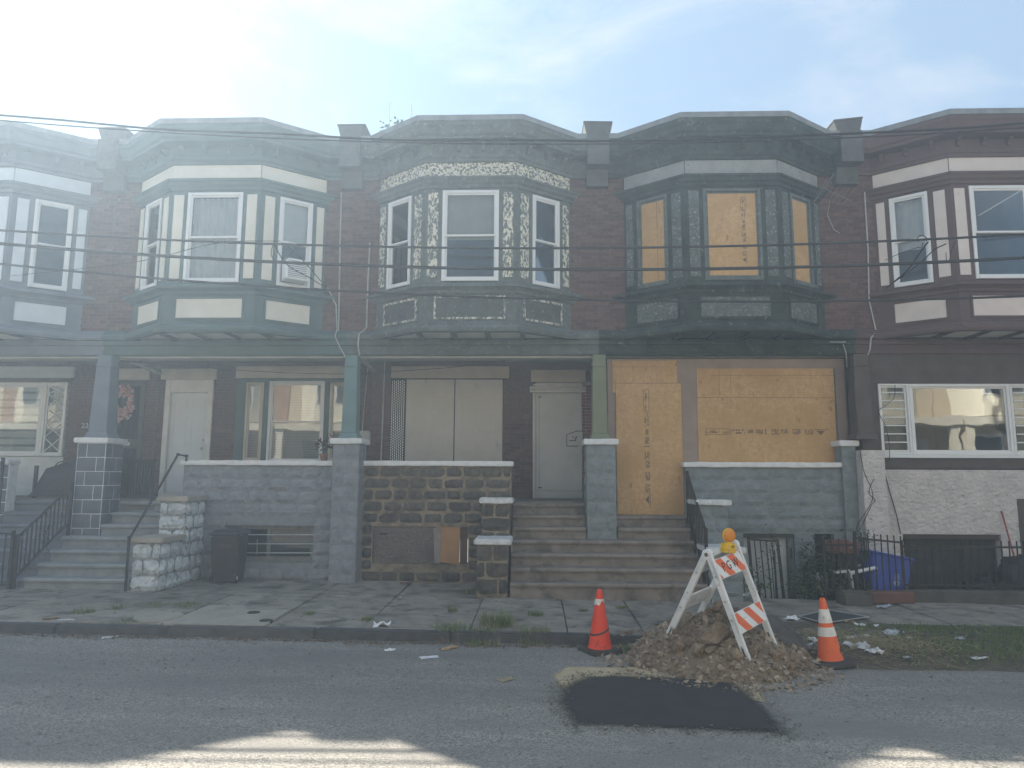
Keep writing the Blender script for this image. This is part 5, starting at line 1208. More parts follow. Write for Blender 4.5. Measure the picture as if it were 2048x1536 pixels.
# ================================================================== street things
# ---- wheelie bin
x_, y_ = -5.33, -0.52; zg = walk_z(x_, y_)
t = thing('wheelie_bin', (x_, y_, zg), 'black plastic wheelie bin standing before the barred basement window', 'bin')
BINM = M('bin_plastic', (0.028, 0.022, 0.026), (0.020, 0.017, 0.020), 4, .45)
MB().taper(x_, y_, zg + 0.015, zg + 0.80, 0.20, 0.19, 0.245, 0.24).build('body', BINM, t, bevel=0.02, seg=2)
m = MB(); m.taper(x_, y_, zg + 0.80, zg + 0.84, 0.27, 0.265, 0.275, 0.27); m.taper(x_, y_, zg + 0.84, zg + 0.90, 0.275, 0.27, 0.19, 0.18); m.build('lid', M('bin_lid', (0.035, 0.035, 0.042), None, 4, .45), t, bevel=0.01)
MB().tube([(x_ - .2, y_ + .27, zg + .84), (x_ - .2, y_ + .32, zg + .86), (x_ + .2, y_ + .32, zg + .86), (x_ + .2, y_ + .27, zg + .84)], 0.014, 8).build('handle', BINM, t)
for s in (-1, 1):
    w = MB().lathe((x_ + s * .20 - .02, y_ + .10 - .26, zg + 0.085), [(0.085, 0), (0.085, 0.04)], 20, Matrix.Rotation(R(90), 3, 'Y')).build('wheel', IRON, t)
    MB().lathe((x_ + s * .20 + (.022 if s > 0 else -.026), y_ - .16, zg + 0.085), [(0.035, 0), (0.035, 0.006)], 14, Matrix.Rotation(R(90), 3, 'Y')).build('hub', GALV, w)
MB().box(x_ - .12, x_ + .12, y_ - .232, y_ - .226, zg + .60, zg + .70).build('front_panel', M('bin_panel', (0.05, 0.035, 0.04), None, 4, .5), t)

# ---- traffic cones
ORANGE = M('cone_orange', (0.72, 0.045, 0.014), (0.66, 0.036, 0.012), 3, .55, spec=0.4, stain=(0.42, 0.03, 0.014), sscale=7, slo=0.58, shi=0.74)
ORANGE2 = M('cone_orange_faded', (0.80, 0.115, 0.03), (0.66, 0.09, 0.028), 6, .6, stain=(0.40, 0.07, 0.03), sscale=9, slo=.62, shi=.7)
CONEW = M('cone_reflective', (0.62, 0.60, 0.56), (0.48, 0.46, 0.43), 12, .5, stain=(0.25, 0.23, 0.2), sscale=16, slo=.6, shi=.75)
RUBBER = M('cone_rubber', (0.035, 0.032, 0.030), (0.055, 0.05, 0.045), 9, .85)
def cone_r(z): return 0.142 + (0.030 - 0.142) * (z - 0.03) / 0.68
def cone(loc, label, body, rot, tilt, bands, round_base=False):
    t = thing('traffic_cone', (0, 0, 0), label, 'traffic cone', 'orange traffic cones round the dirt pile')
    m = MB()
    if round_base: m.lathe((0, 0, 0), [(0.26, 0), (0.265, 0.03), (0.24, 0.055), (0.15, 0.06)], 10)
    else: m.taper(0, 0, 0, 0.055, 0.195, 0.195, 0.185, 0.185)
    m.build('base', RUBBER, t, bevel=0.012)
    z = [0.045 + (0.71 - 0.045) * k / 16 for k in range(17)]
    m = MB().lathe((0, 0, 0), [(cone_r(0.045) + 0.018, 0.045), (cone_r(0.06), 0.062)] + [(cone_r(q), q) for q in z[1:-1]] + [(0.031, 0.70), (0.026, 0.712), (0.016, 0.712)], 28)
    m.build('cone_body', body, t, smooth=True)
    for (a, b) in bands: MB().lathe((0, 0, 0), [(cone_r(a), a), (cone_r(a) + 0.003, a), (cone_r(b) + 0.003, b), (cone_r(b), b)], 28).build('reflective_band', CONEW, t, smooth=False)
    return t
def fin(t, loc, rz, tx=0.0, ty=0.0):
    t.location = loc; t.rotation_euler = (tx, ty, rz)
c1p = PG(1200, 1304); c2p = PG(1662, 1329)
t = cone(c1p, 'bright orange traffic cone with a torn white band and a dark scuff line', ORANGE, 0, 0, [])
tb = MB(); n = 28; vs = []
for k in range(n):
    a = 2 * math.pi * k / n
    for (z0) in (0.555 - 0.022 * math.sin(a * 2 + 1) - 0.015 * math.sin(5 * a), 0.605): r_ = cone_r(z0) + 0.003; vs.append((r_ * math.cos(a), r_ * math.sin(a), z0))
tb.add(vs, [(2*k, 2*((k+1) % n), 2*((k+1) % n)+1, 2*k+1) for k in range(n)]); tb.build('torn_band', CONEW, t)
vs = []
sb = MB()
for k in range(n):
    a = 2 * math.pi * k / n
    for q in (-0.011, 0.011): z0 = 0.25 + 0.045 * math.sin(a + 0.5) * 1.0 + q; z0 = 0.245 + 0.04 * math.cos(a) + q; r_ = cone_r(z0) + 0.0025; vs.append((r_ * math.cos(a), r_ * math.sin(a), z0))
sb.add(vs, [(2*k, 2*((k+1) % n), 2*((k+1) % n)+1, 2*k+1) for k in range(n)]); sb.build('scuff_strap', RUBBER, t)
fin(t, c1p, R(28))
t = cone(c2p, 'scuffed orange traffic cone with two white bands beside the grassy verge', ORANGE2, 0, 0, [(0.45, 0.595), (0.31, 0.405)], True)
L = text_mesh('PG', 0.075, RUBBER, 0.001)
def wrap(me, z, ang, rfun):
    for v in me.vertices:
        a = ang + v.co.x / rfun(z); zz = z + v.co.y; r_ = rfun(zz) + 0.002 + v.co.z; v.co = (r_ * math.cos(a), r_ * math.sin(a), zz)
    return me
put('lettering', wrap(L, 0.15, R(-28), cone_r), (0, 0, 0), t)
fin(t, c2p, R(0), R(-2), R(-4))

# ---- barricade (pose measured from hinge and feet)
q = (1.839, -5.159, 0.998, -0.724, 0.105, 0.105, 0.477, 1.016); BW = 0.62
BM = Matrix.Translation((q[0], q[1], q[2])) @ Matrix.Rotation(q[3], 4, 'Z') @ Matrix.Rotation(q[4], 4, 'Y') @ Matrix.Rotation(q[5], 4, 'X')
PLW = M('barricade_white', (0.60, 0.62, 0.63), (0.50, 0.52, 0.53), 9, .5, stain=(0.34, 0.33, 0.31), sscale=8, slo=.62, shi=.75)
STRO = M('barricade_orange', (0.72, 0.12, 0.028), (0.62, 0.10, 0.025), 9, .45); STRW = M('barricade_sheeting', (0.66, 0.66, 0.64), (0.58, 0.58, 0.56), 9, .45, stain=(0.4, 0.4, 0.38), sscale=12, slo=.62, shi=.74)
t = thing('barricade', (0, 0, 0), 'folding white A-frame barricade with orange striped boards standing on the dirt pile', 'barricade')
s_, h_ = q[6], q[7]
def leg(side, y):
    e = Vector((side * s_, y, -h_)); d = e.normalized() if False else (Vector((side * s_, 0, -h_)).normalized())
    a = Vector((side * 0.01, y, 0.03)); b = Vector((side * s_, y, -h_))
    m = MB().bar(a, b, 0.075, 0.040, (0, 1, 0)); lg = m.build('leg', PLW, t, bevel=0.008)
    for f in (0.22, 0.45, 0.62, 0.86):
        c = a.lerp(b, f); MB().lathe(c + Vector((0, -0.024 if y < .3 else 0.0, 0)), [(0.014, 0), (0.014, 0.006)], 10, Matrix.Rotation(R(90), 3, 'X')).build('rivet', GALV, lg)
    MB().bar(b - d * 0.16, b - d * 0.02, 0.020, 0.043, (0, 1, 0)).build('foot_slot', M('slot_shadow', (0.10, 0.10, 0.10), None, 5, .9), lg)
    return lg
for y in (0.0, BW):
    leg(1, y); leg(-1, y)
    m = MB().lathe((0.0, y - 0.028, 0.015), [(0.052, 0), (0.056, 0.008), (0.056, 0.048), (0.052, 0.056)], 20, Matrix.Rotation(R(-90), 3, 'X')); hg = m.build('hinge', PLW, t)
    MB().lathe((0.0, y - 0.031, 0.015), [(0.022, 0), (0.022, 0.003)], 14, Matrix.Rotation(R(-90), 3, 'X')).build('hinge_hole', M('slot_shadow', (0.10, 0.10, 0.10)), hg)
dirf = Vector((s_, 0, -h_)).normalized(); nf = Vector((h_, 0, s_)).normalized()
def panel(side, f0, f1, striped, slots=True):
    d = Vector((side * s_, 0, -h_)).normalized(); n = Vector((side * h_, 0, s_)).normalized(); Lg = math.hypot(s_, h_)
    a0, a1 = f0 * Lg, f1 * Lg
    def P(a, y, o): return d * a + Vector((0, y, 0)) + n * o
    o0, o1 = 0.022, 0.040
    y0, y1 = -0.02, BW + 0.02
    m = MB().add([P(a0,y0,o0),P(a0,y1,o0),P(a1,y1,o0),P(a1,y0,o0),P(a0,y0,o1),P(a0,y1,o1),P(a1,y1,o1),P(a1,y0,o1)], [(0,1,2,3),(7,6,5,4),(0,4,5,1),(1,5,6,2),(2,6,7,3),(3,7,4,0)])
    pn = m.build('panel', PLW, t, bevel=0.004)
    if not striped: return pn
    m = MB().add([P(a0+.006,y0+.006,o1+.001),P(a0+.006,y1-.006,o1+.001),P(a1-.006,y1-.006,o1+.001),P(a1-.006,y0+.006,o1+.001)], [(0,3,2,1)]); m.build('reflective_sheet', STRW, pn)
    # 45 degree stripes clipped to the board
    Wd, Hd = y1 - y0 - .012, a1 - a0 - .012; sw_ = 0.145
    k = -4
    while k < 8:
        poly = [(k * 2 * sw_ * .5 * 2 * .5, 0)]
        u0 = k * sw_ * 1.9 + striped; u1 = u0 + sw_
        pts = [(u0, 0), (u1, 0), (u1 + Hd, Hd), (u0 + Hd, Hd)]
        # clip in u to [0,Wd]
        def clip(pts, lim, keep):
            o = []
            for i in range(len(pts)):
                A, B = pts[i], pts[(i+1) % len(pts)]; ia, ib = keep(A[0]), keep(B[0])
                if ia: o.append(A)
                if ia != ib: f = (lim - A[0]) / (B[0] - A[0]); o.append((lim, A[1] + (B[1] - A[1]) * f))
            return o
        pts = clip(pts, 0, lambda x: x >= 0); pts = clip(pts, Wd, lambda x: x <= Wd) if pts else pts
        if len(pts) > 2:
            m = MB().add([P(a0 + .006 + v, y0 + .006 + u, o1 + .0022) for u, v in pts], [tuple(range(len(pts)))]); m.build('stripe', STRO, pn)
        k += 1
    return pn
top = panel(1, 0.055, 0.245, 0.03); low = panel(1, 0.56, 0.75, -0.06)
panel(-1, 0.055, 0.245, 0); panel(-1, 0.52, 0.70, 0)
me = text_mesh('P G W', 0.135, M('stencil_black', (0.03, 0.03, 0.03), None, 5, .8), 0.0008)
d = Vector((s_, 0, -h_)).normalized(); n = Vector((h_, 0, s_)).normalized(); Lg = math.hypot(s_, h_)
for v in me.vertices: v.co = d * (0.15 * Lg - v.co.y * 1.0) + Vector((0, BW / 2 + v.co.x * 0.95, 0)) + n * (0.0432 + v.co.z)
put('lettering', me, (0, 0, 0), top)
t.matrix_world = BM; t.location = BM.to_translation(); t.rotation_euler = BM.to_euler()
# ---- warning light on the barricade
YEL = M('lamp_yellow', (0.78, 0.42, 0.015), (0.70, 0.36, 0.012), 5, .45)
def amber():
    m, nt, bs, out = nodes_of('amber_lens'); bs.inputs['Base Color'].default_value = (0.90, 0.33, 0.01, 1); bs.inputs['Roughness'].default_value = 0.2
    bs.inputs['Transmission Weight'].default_value = 0.35; bs.inputs['IOR'].default_value = 1.45
    v = nd(nt, 'TexVoronoi', Scale=70.0); nt.links.new(pos(nt), v.inputs['Vector']); bumpit(nt, bs, v.outputs['Distance'], 0.4, 0.004); return m
lt = PY(1457, 1098, -5.0)
t = thing('warning_light', (0, 0, 0), 'amber warning light on a yellow battery case atop the barricade', 'warning light')
MB().box(-0.092, 0.092, -0.05, 0.05, 0.0, 0.118).build('battery_case', YEL, t, bevel=0.012, seg=2)
MB().box(-0.094, 0.094, -0.052, 0.052, 0.040, 0.046).build('case_seam', M('lamp_yellow_dark', (0.5, 0.25, 0.01), None, 5, .5), t)
MB().taper(0, 0, 0.118, 0.14, 0.04, 0.03, 0.03, 0.025).build('neck', YEL, t, bevel=0.004)
lens = MB().lathe((0, 0, 0.215), [(0.045, -0.048), (0.075, -0.040), (0.086, -0.015), (0.088, 0), (0.086, 0.015), (0.075, 0.040), (0.045, 0.048)], 28, Matrix.Rotation(R(90), 3, 'X')).build('lens', amber(), t, smooth=True)
MB().lathe((0, 0, 0.215), [(0.092, -0.008), (0.092, 0.008)], 28, Matrix.Rotation(R(90), 3, 'X')).build('lens_rim', YEL, t)
lab = MB()
for k in range(3): lab.box(0.0 + 0.004 * k, 0.055, -0.0525, -0.0505, 0.066 + k * 0.012, 0.073 + k * 0.012)
lab.build('maker_label', RUBBER, t)
MB().lathe((-0.03, -0.052, 0.028), [(0.013, 0), (0.013, 0.004)], 12, Matrix.Rotation(R(90), 3, 'X')).build('bolt', GALV, t)
hinge_mid = BM @ Vector((0.03, BW * 0.66, -0.035)); t.location = hinge_mid; t.rotation_euler = (0.05, 0.06, R(24)); t.scale = (0.88, 0.88, 0.88)
# ---- dirt pile
DIRT = M('dirt', (0.27, 0.205, 0.14), (0.175, 0.132, 0.093), 9, 1.0, 1.0, 22, 0.06, stain=(0.13, 0.10, 0.07), sscale=5)
CLOD = M('dirt_clod', (0.265, 0.20, 0.137), (0.16, 0.122, 0.086), 12, 1.0, 1.0, 30, 0.04, rand=0.15)
ROCKP = M('pale_rock', (0.34, 0.28, 0.215), (0.24, 0.195, 0.15), 9, .95, 0.6, 40, 0.01, rand=0.22)
PC = (2.02, -4.60)
def pile_h(x, y):
    w = mnoise.noise((x * 1.6, y * 1.6, 4)) * 0.16
    r_ = math.hypot((x - PC[0]) / (1.06 + w), (y - PC[1]) / (0.98 + w))
    if r_ >= 1: return 0.0
    return 0.52 * (1 - r_ ** 1.5)
def base_z(x, y): return max(road_z(x), verge_z(x, y) if y < -2.93 else walk_z(x, y)) if y < CURB_Y + .02 or x > 2.6 else walk_z(x, y)
def pile_z(x, y): return base_z(x, y) - 0.02 + pile_h(x, y) + (0.03 * mnoise.fractal((x * 9, y * 9, 1), .8, 2, 4) if pile_h(x, y) > 0.005 else 0) * 1.2
t = thing('dirt_pile', (PC[0], PC[1], road_z(PC[0])), 'heap of brown excavated dirt, clods and broken stone under the barricade', 'dirt pile')
mb = MB(); nr, na = 26, 72; vs = [(PC[0], PC[1], pile_z(*PC))]
for i in range(1, nr + 1):
    for k in range(na):
        a = 2 * math.pi * k / na; r_ = 1.2 * i / nr; x = PC[0] + r_ * math.cos(a); y = PC[1] + r_ * math.sin(a); vs.append((x, y, pile_z(x, y) - (0.04 if i > nr - 3 else 0)))
fs = [(0, 1 + k, 1 + (k+1) % na) for k in range(na)]
for i in range(nr - 1):
    for k in range(na): fs.append((1+i*na+k, 1+(i+1)*na+k, 1+(i+1)*na+(k+1) % na, 1+i*na+(k+1) % na))
mb.add(vs, fs).build('mound', DIRT, t, smooth=True)
def rock_mesh(k, mat, sub=2):
    key = ('r', mat.name, k, sub)
    if key not in UNIT:
        bm = bmesh.new(); rk = random.Random(500 + k)
        for _ in range(22):
            v = Vector((rk.gauss(0, 1), rk.gauss(0, 1), rk.gauss(0, 1))).normalized() * rk.uniform(0.72, 1.12); bm.verts.new((v.x, v.y * .85, v.z * .8))
        hull = bmesh.ops.convex_hull(bm, input=list(bm.verts)); bmesh.ops.delete(bm, geom=[v for v in hull['geom_interior'] if isinstance(v, bmesh.types.BMVert)], context='VERTS')
        bmesh.ops.subdivide_edges(bm, edges=list(bm.edges), cuts=1); s = Vector((k * 3.7, k * 1.3, 5.1))
        for v in bm.verts: v.co += mnoise.noise_vector(v.co * 2.2 + s) * 0.20
        me = bpy.data.meshes.new('rock'); bm.to_mesh(me); bm.free(); me.materials.append(mat); UNIT[key] = me
    return UNIT[key]
def scatter_rock(n, smin, smax, fn, mats, name):
    for k in range(n):
        x, y = fn(); s = smin * (smax / smin) ** (rnd.random() ** 1.6)
        put(name, rock_mesh(rnd.randrange(9), rnd.choice(mats)), (x, y, pile_z(x, y) + s * 0.30), t, rot=(rnd.uniform(0, 6), rnd.uniform(0, 6), rnd.uniform(0, 6)), scale=(s * rnd.uniform(.8, 1.3), s, s * rnd.uniform(.6, .95)))
def disk(rm):
    def fn():
        a = rnd.uniform(0, 2 * math.pi); r_ = rm * math.sqrt(rnd.random()); return PC[0] + r_ * math.cos(a), PC[1] + r_ * math.sin(a) * 0.98
    return fn
scatter_rock(30, 0.05, 0.11, disk(0.80), (CLOD,), 'clod'); scatter_rock(170, 0.025, 0.065, disk(1.02), (CLOD, CLOD, ROCKP), 'clod')
for px, py, s in ((1428, 1268, 0.17), (1397, 1300, .10), (1460, 1232, .14), (1442, 1222, .13), (1420, 1300, .06), (1508, 1305, .08), (1552, 1310, .07), (1580, 1320, .06), (1358, 1290, .09), (1475, 1312, .075)):
    dd = ray(px, py); p = CPOS.copy(); st_ = 6.5
    while st_ < 12:
        p = CPOS + dd * (st_ / dd.length)
        if p.z < pile_z(p.x, p.y) + s * .4: break
        st_ += 0.02
    put('clod', rock_mesh(rnd.randrange(9), CLOD), p, t, rot=(rnd.uniform(0, 6), rnd.uniform(0, 6), 0), scale=(s * 1.1, s, s * .85))
def front_rim():
    a = rnd.uniform(math.pi * 1.02, math.pi * 1.98); r_ = rnd.uniform(0.80, 1.08); return PC[0] + r_ * math.cos(a), PC[1] + r_ * math.sin(a)
scatter_rock(90, 0.018, 0.05, front_rim, (ROCKP, CLOD), 'stone_chip')
scatter_rock(40, 0.02, 0.07, lambda: (rnd.uniform(2.6, 3.15), rnd.uniform(-5.25, -4.5)), (ROCKP, CLOD), 'stone_chip')
gr = MB(); 
for k in range(5200):
    a = rnd.uniform(0, 2 * math.pi); r_ = 1.22 * math.sqrt(rnd.uniform(0.0, 1)) if k % 3 else rnd.gauss(1.05, .12); x, y = PC[0] + r_ * math.cos(a), PC[1] + r_ * math.sin(a)
    s = rnd.uniform(.006, .022) if k % 4 else rnd.uniform(.015, .03); z = pile_z(x, y) + s * .3 if r_ < 1.12 else base_z(x, y) + s * .3
    o = Vector((x, y, z)); e = [o + Vector((rnd.gauss(0, s), rnd.gauss(0, s), rnd.gauss(0, s * .7))) for _ in range(4)]
    gr.add(e, [(0,1,2),(0,3,1),(1,3,2),(0,2,3)])
g_ = gr.build('gravel', ROCKP, t); g_['kind'] = 'stuff'
# broken asphalt slabs on the pile
def slabpiece(px_poly, Y, thick, name, label, mat, lift=None):
    P = [PY(a, b, Yq) for (a, b), Yq in zip(px_poly, Y)]; n = len(P); c = sum(P, Vector()) / n
    m = MB().add(P + [p + Vector((0, 0.02, -thick)) for p in P], [tuple(range(n)), tuple(range(2*n-1, n-1, -1))] + [(k, (k+1) % n, n+(k+1) % n, n+k) for k in range(n)])
    tag(m.build(name, mat, None, bevel=0.008, jitter=0.012), label, 'asphalt slab', 'broken asphalt slabs on the dirt pile')
CHUNK = M('broken_asphalt', (0.085, 0.078, 0.070), (0.05, 0.047, 0.045), 9, .9, 0.7, 50, 0.01)
slabpiece([(1296, 1284), (1345, 1258), (1375, 1252), (1350, 1276)], (-4.62, -4.5, -4.25, -4.5), 0.06, 'asphalt_slab', 'dark broken asphalt slab tilted at the kerb side of the dirt pile', CHUNK)
slabpiece([(1512, 1225), (1555, 1232), (1600, 1270), (1622, 1300), (1590, 1296), (1545, 1268)], (-4.25, -4.15, -4.3, -4.55, -4.6, -4.5), 0.06, 'asphalt_slab', 'larger grey asphalt slab sliding off the verge side of the dirt pile', CHUNK)
# ================================================================== yard and verge clutter
# ---- blue recycling bin
BLUE = M('bin_blue', (0.045, 0.08, 0.34), (0.04, 0.07, 0.29), 4, .5)
t = thing('recycling_bin', (0, 0, 0), 'blue plastic recycling bin tipped against the iron yard fence', 'bin')
MB().taper(0, 0.16, 0, 0.60, 0.29, 0.16, 0.335, 0.20).build('tub', BLUE, t, bevel=0.015, seg=2)
MB().taper(0, 0.16, 0.60, 0.64, 0.35, 0.215, 0.35, 0.215).build('rim', BLUE, t, bevel=0.008)
mk = MB(); rr = 0.045; tl = math.atan2(0.04, 0.60)
def onface(u, v): return Vector((u, -0.003 - 0.0005 - (v / 0.60) * 0.04, v))
for k in range(24):
    a0, a1 = 2 * math.pi * k / 24, 2 * math.pi * (k + 1) / 24
    mk.add([onface(.10 + rr * math.cos(a0), .20 + rr * math.sin(a0)), onface(.10 + rr * math.cos(a1), .20 + rr * math.sin(a1)), onface(.10 + rr * .78 * math.cos(a1), .20 + rr * .78 * math.sin(a1)), onface(.10 + rr * .78 * math.cos(a0), .20 + rr * .78 * math.sin(a0))], [(0, 1, 2, 3)])
for k in range(3):
    a = 2 * math.pi * k / 3 + .5
    for q in range(4):
        a0 = a + q * .3; a1 = a0 + .3; mk.add([onface(.10 + .026 * math.cos(a0), .20 + .026 * math.sin(a0)), onface(.10 + .026 * math.cos(a1), .20 + .026 * math.sin(a1)), onface(.10 + .014 * math.cos(a1), .20 + .014 * math.sin(a1)), onface(.10 + .014 * math.cos(a0), .20 + .014 * math.sin(a0))], [(0, 1, 2, 3)])
for k in range(3): mk.add([onface(.055, .27 + k * .03), onface(.15 - k * .01, .27 + k * .03), onface(.15 - k * .01, .278 + k * .03), onface(.055, .278 + k * .03)], [(0, 1, 2, 3)])
mk.build('recycling_mark', M('print_white', (0.55, 0.57, 0.62), None, 5, .7), t)
p = PY(1779, 1183, -0.98); t.location = (p.x, -0.96, -0.02); t.rotation_euler = (R(-5), R(11), R(4))
# ---- iron yard fences
def fence(label, x0, x1, y, z0, z1, n, base=None, slope=0.0, finial=False):
    t = thing('iron_fence', ((x0 + x1) / 2, y, z0), label, 'fence')
    def zz(x): return slope * (x - x0)
    MB().bar((x0, y, z0 + 0.06), (x1, y, z0 + 0.06 + zz(x1)), 0.03, 0.03).build('rail', RUSTIRON, t); MB().bar((x0, y, z1 - 0.10), (x1, y, z1 - 0.10 + zz(x1)), 0.03, 0.03).build('rail', RUSTIRON, t)
    for k in range(n + 1):
        x = x0 + (x1 - x0) * k / n; w = 0.034 if k % 8 == 0 else 0.016
        MB().bar((x, y - 0.004, z0 - (0.05 if k % 8 == 0 else 0)), (x, y - 0.004, z1 + zz(x)), w, w, (0, 1, 0)).build('post' if k % 8 == 0 else 'picket', RUSTIRON, t)
    if base:
        MB().box(x0 - .05, x1 + .05, y - 0.10, y + 0.10, -0.35, z0 - 0.008).build('plinth', M('fence_kerb', (0.085, 0.080, 0.07), (0.055, 0.052, 0.047), 4, .9, 0.3, 40, .006), t, bevel=0.012, jitter=0.006)
    return t
fence('long rusty iron yard fence on a low concrete kerb before the stucco wall', 5.86, 8.75, -1.18, 0.10, 0.86, 24, True)
fence('short iron fence panel with a close top rail in front of the blue bin', 5.12, 5.84, -1.20, -0.02, 0.99, 7, False, -0.09)
fence('low iron fence section beside the weedy cellar steps', 4.62, 5.10, -1.20, 0.02, 0.88, 4, False)
tag(MB().box(4.72, 5.18, -1.62, -1.30, -0.12, 0.10).build('kerb_block', M('fence_kerb', (0.085, 0.080, 0.07)), None, bevel=0.03, seg=2, jitter=0.02), 'low worn concrete block at the foot of the short fence panel', 'block')
tag(MB().box(5.22, 5.90, -1.42, -1.24, -0.10, 0.085).build('timber_edging', M('red_timber', (0.13, 0.065, 0.048), (0.09, 0.05, 0.04), 6, .9), None, bevel=0.012, jitter=0.012), 'red-brown timber edging under the blue bin', 'edging')
# ---- red crate
t = thing('plastic_crate', (4.95, -0.72, 0.52), 'red-brown slatted crate among the weeds by the fence', 'crate')
CR_ = M('crate_red', (0.17, 0.062, 0.045), (0.12, 0.05, 0.04), 6, .8)
x0, z1 = XZ(1660, 1082, -0.7); x1, z0 = XZ(1714, 1106, -0.7)
for k in range(2): MB().box(x0, x1, -0.80, -0.782, z0 + k * (z1 - z0) * .52, z0 + (k * .52 + .46) * (z1 - z0)).build('slat', CR_, t)
for q in (x0, (x0 + x1) / 2 - .02, x1 - 0.04): MB().box(q, q + 0.04, -0.782, -0.76, z0, z1).build('post', CR_, t)
MB().box(x0, x1, -0.76, -0.42, z0, z0 + 0.02).build('bottom', CR_, t); MB().box(x0, x1, -0.42, -0.40, z0, z1).build('back', CR_, t)
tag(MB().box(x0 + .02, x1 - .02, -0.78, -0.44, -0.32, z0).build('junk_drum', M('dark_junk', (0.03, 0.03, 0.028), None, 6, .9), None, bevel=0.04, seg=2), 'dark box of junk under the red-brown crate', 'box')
# ---- broken white plastic chair
t = thing('plastic_chair', (0, 0, 0), 'broken white plastic chair lying on its side behind the fence', 'chair')
MB().taper(0, 0, 0.40, 0.425, 0.22, 0.21, 0.23, 0.22).build('seat', VINYL, t, bevel=0.008)
MB().add([(-.21, .20, .42), (.21, .20, .42), (.18, .32, .80), (-.18, .32, .80), (-.21, .225, .42), (.21, .225, .42), (.18, .345, .80), (-.18, .345, .80)], [(0,1,2,3),(7,6,5,4),(0,4,5,1),(1,5,6,2),(2,6,7,3),(3,7,4,0)]).build('backrest', VINYL, t)
for sx in (-1, 1):
    for sy in (-1, 1): MB().bar((sx * .19, sy * .18, 0.40), (sx * .24, sy * .24, 0.0), 0.05, 0.035).build('leg', VINYL, t)
    MB().bar((sx * .23, -.2, .62), (sx * .22, .27, .64), 0.05, 0.025).build('arm', VINYL, t); MB().bar((sx * .23, -.2, .42), (sx * .23, -.19, .61), 0.04, 0.03).build('arm_post', VINYL, t)
p = PY(1745, 1150, -0.80); t.location = (p.x + .02, -0.78, p.z - 0.10); t.rotation_euler = (R(12), R(-97), R(-14))
# ---- pole, bags, screen
p0 = PY(2003, 1022, -0.14); p1 = PY(2022, 1090, -0.50)
tag(MB().tube([p0, Vector((p1.x + .12, p1.y - .12, -0.3))], 0.014, 8).build('broom_handle', M('red_handle', (0.28, 0.06, 0.05), None, 4, .6)), 'red broom handle leaning on the white stucco wall', 'handle')
def bag(c, s, label, mat):
    bm = bmesh.new(); bmesh.ops.create_icosphere(bm, subdivisions=4, radius=1)
    for v in bm.verts:
        n = mnoise.fractal(v.co * 2.2 + Vector(c), .8, 2, 4); v.co *= 1 + 0.22 * n; v.co.z = max(v.co.z, -0.75)
    me = bpy.data.meshes.new('trash_bag'); bm.to_mesh(me); bm.free(); me.materials.append(mat)
    for f in me.polygons: f.use_smooth = True
    o = put('trash_bag', me, (c[0], c[1], c[2] + s[2] * 0.75), None, scale=s); tag(o, label, 'trash bag', 'dark trash bags by the fence')
BAG = M('bag_black', (0.022, 0.022, 0.024), None, 5, .4)
bag((8.05, -0.62, -0.32), (0.42, 0.34, 0.50), 'big black trash bag in the areaway before the basement shutter', BAG)
bag((7.45, -0.55, -0.32), (0.30, 0.28, 0.30), 'smaller black trash bag beside the big one behind the fence', BAG)
P = [PG(a, b, False) for a, b in ((1597, 1236), (1655, 1223), (1738, 1237), (1648, 1250))]
t = thing('window_screen', sum(P, Vector()) / 4, 'fallen window screen with a pale frame lying on the sidewalk', 'window screen')
for i in range(4):
    a, b = P[i] + Vector((0, 0, .025)), P[(i+1) % 4] + Vector((0, 0, .025)); MB().bar(a, b, 0.018, 0.012).build('frame_bar', M('screen_frame', (0.30,0.30,0.29), None, 5, .6), t)
MB().add([p + Vector((0, 0, .021)) for p in P], [(0, 1, 2, 3)]).build('mesh', M('screen_mesh', (0.045, 0.047, 0.05), None, 200, .8), t)

# ================================================================== plants
def blades(mb, c, n, rad, hgt, w, zf, lean=0.5):
    for k in range(n):
        a = rnd.uniform(0, 2 * math.pi); r_ = rad * math.sqrt(rnd.random()); x, y = c[0] + r_ * math.cos(a), c[1] + r_ * math.sin(a)
        z = zf(x, y) - 0.005; h = hgt * rnd.uniform(.45, 1.15); b = rnd.uniform(0, 2 * math.pi); d = Vector((math.cos(b), math.sin(b), 0)) * h * lean * rnd.uniform(.2, 1.4)
        s = Vector((-math.sin(b), math.cos(b), 0)) * w * rnd.uniform(.6, 1.3)
        p = Vector((x, y, z)); m_ = p + d * .3 + Vector((0, 0, h * .6)); e = p + d + Vector((0, 0, h * rnd.uniform(.7, 1)))
        mb.add([p - s, p + s, m_ + s * .7, m_ - s * .7, e], [(0, 1, 2, 3), (3, 2, 4)])
    return mb
def gzf(x, y): return verge_z(x, y) if (x > 2.62 and y < -2.95) else (walk_z(x, y) if y > CURB_Y else road_z(x))
GRASS_M = M('grass_green', (0.075, 0.115, 0.036), (0.115, 0.145, 0.05), 3, .8)
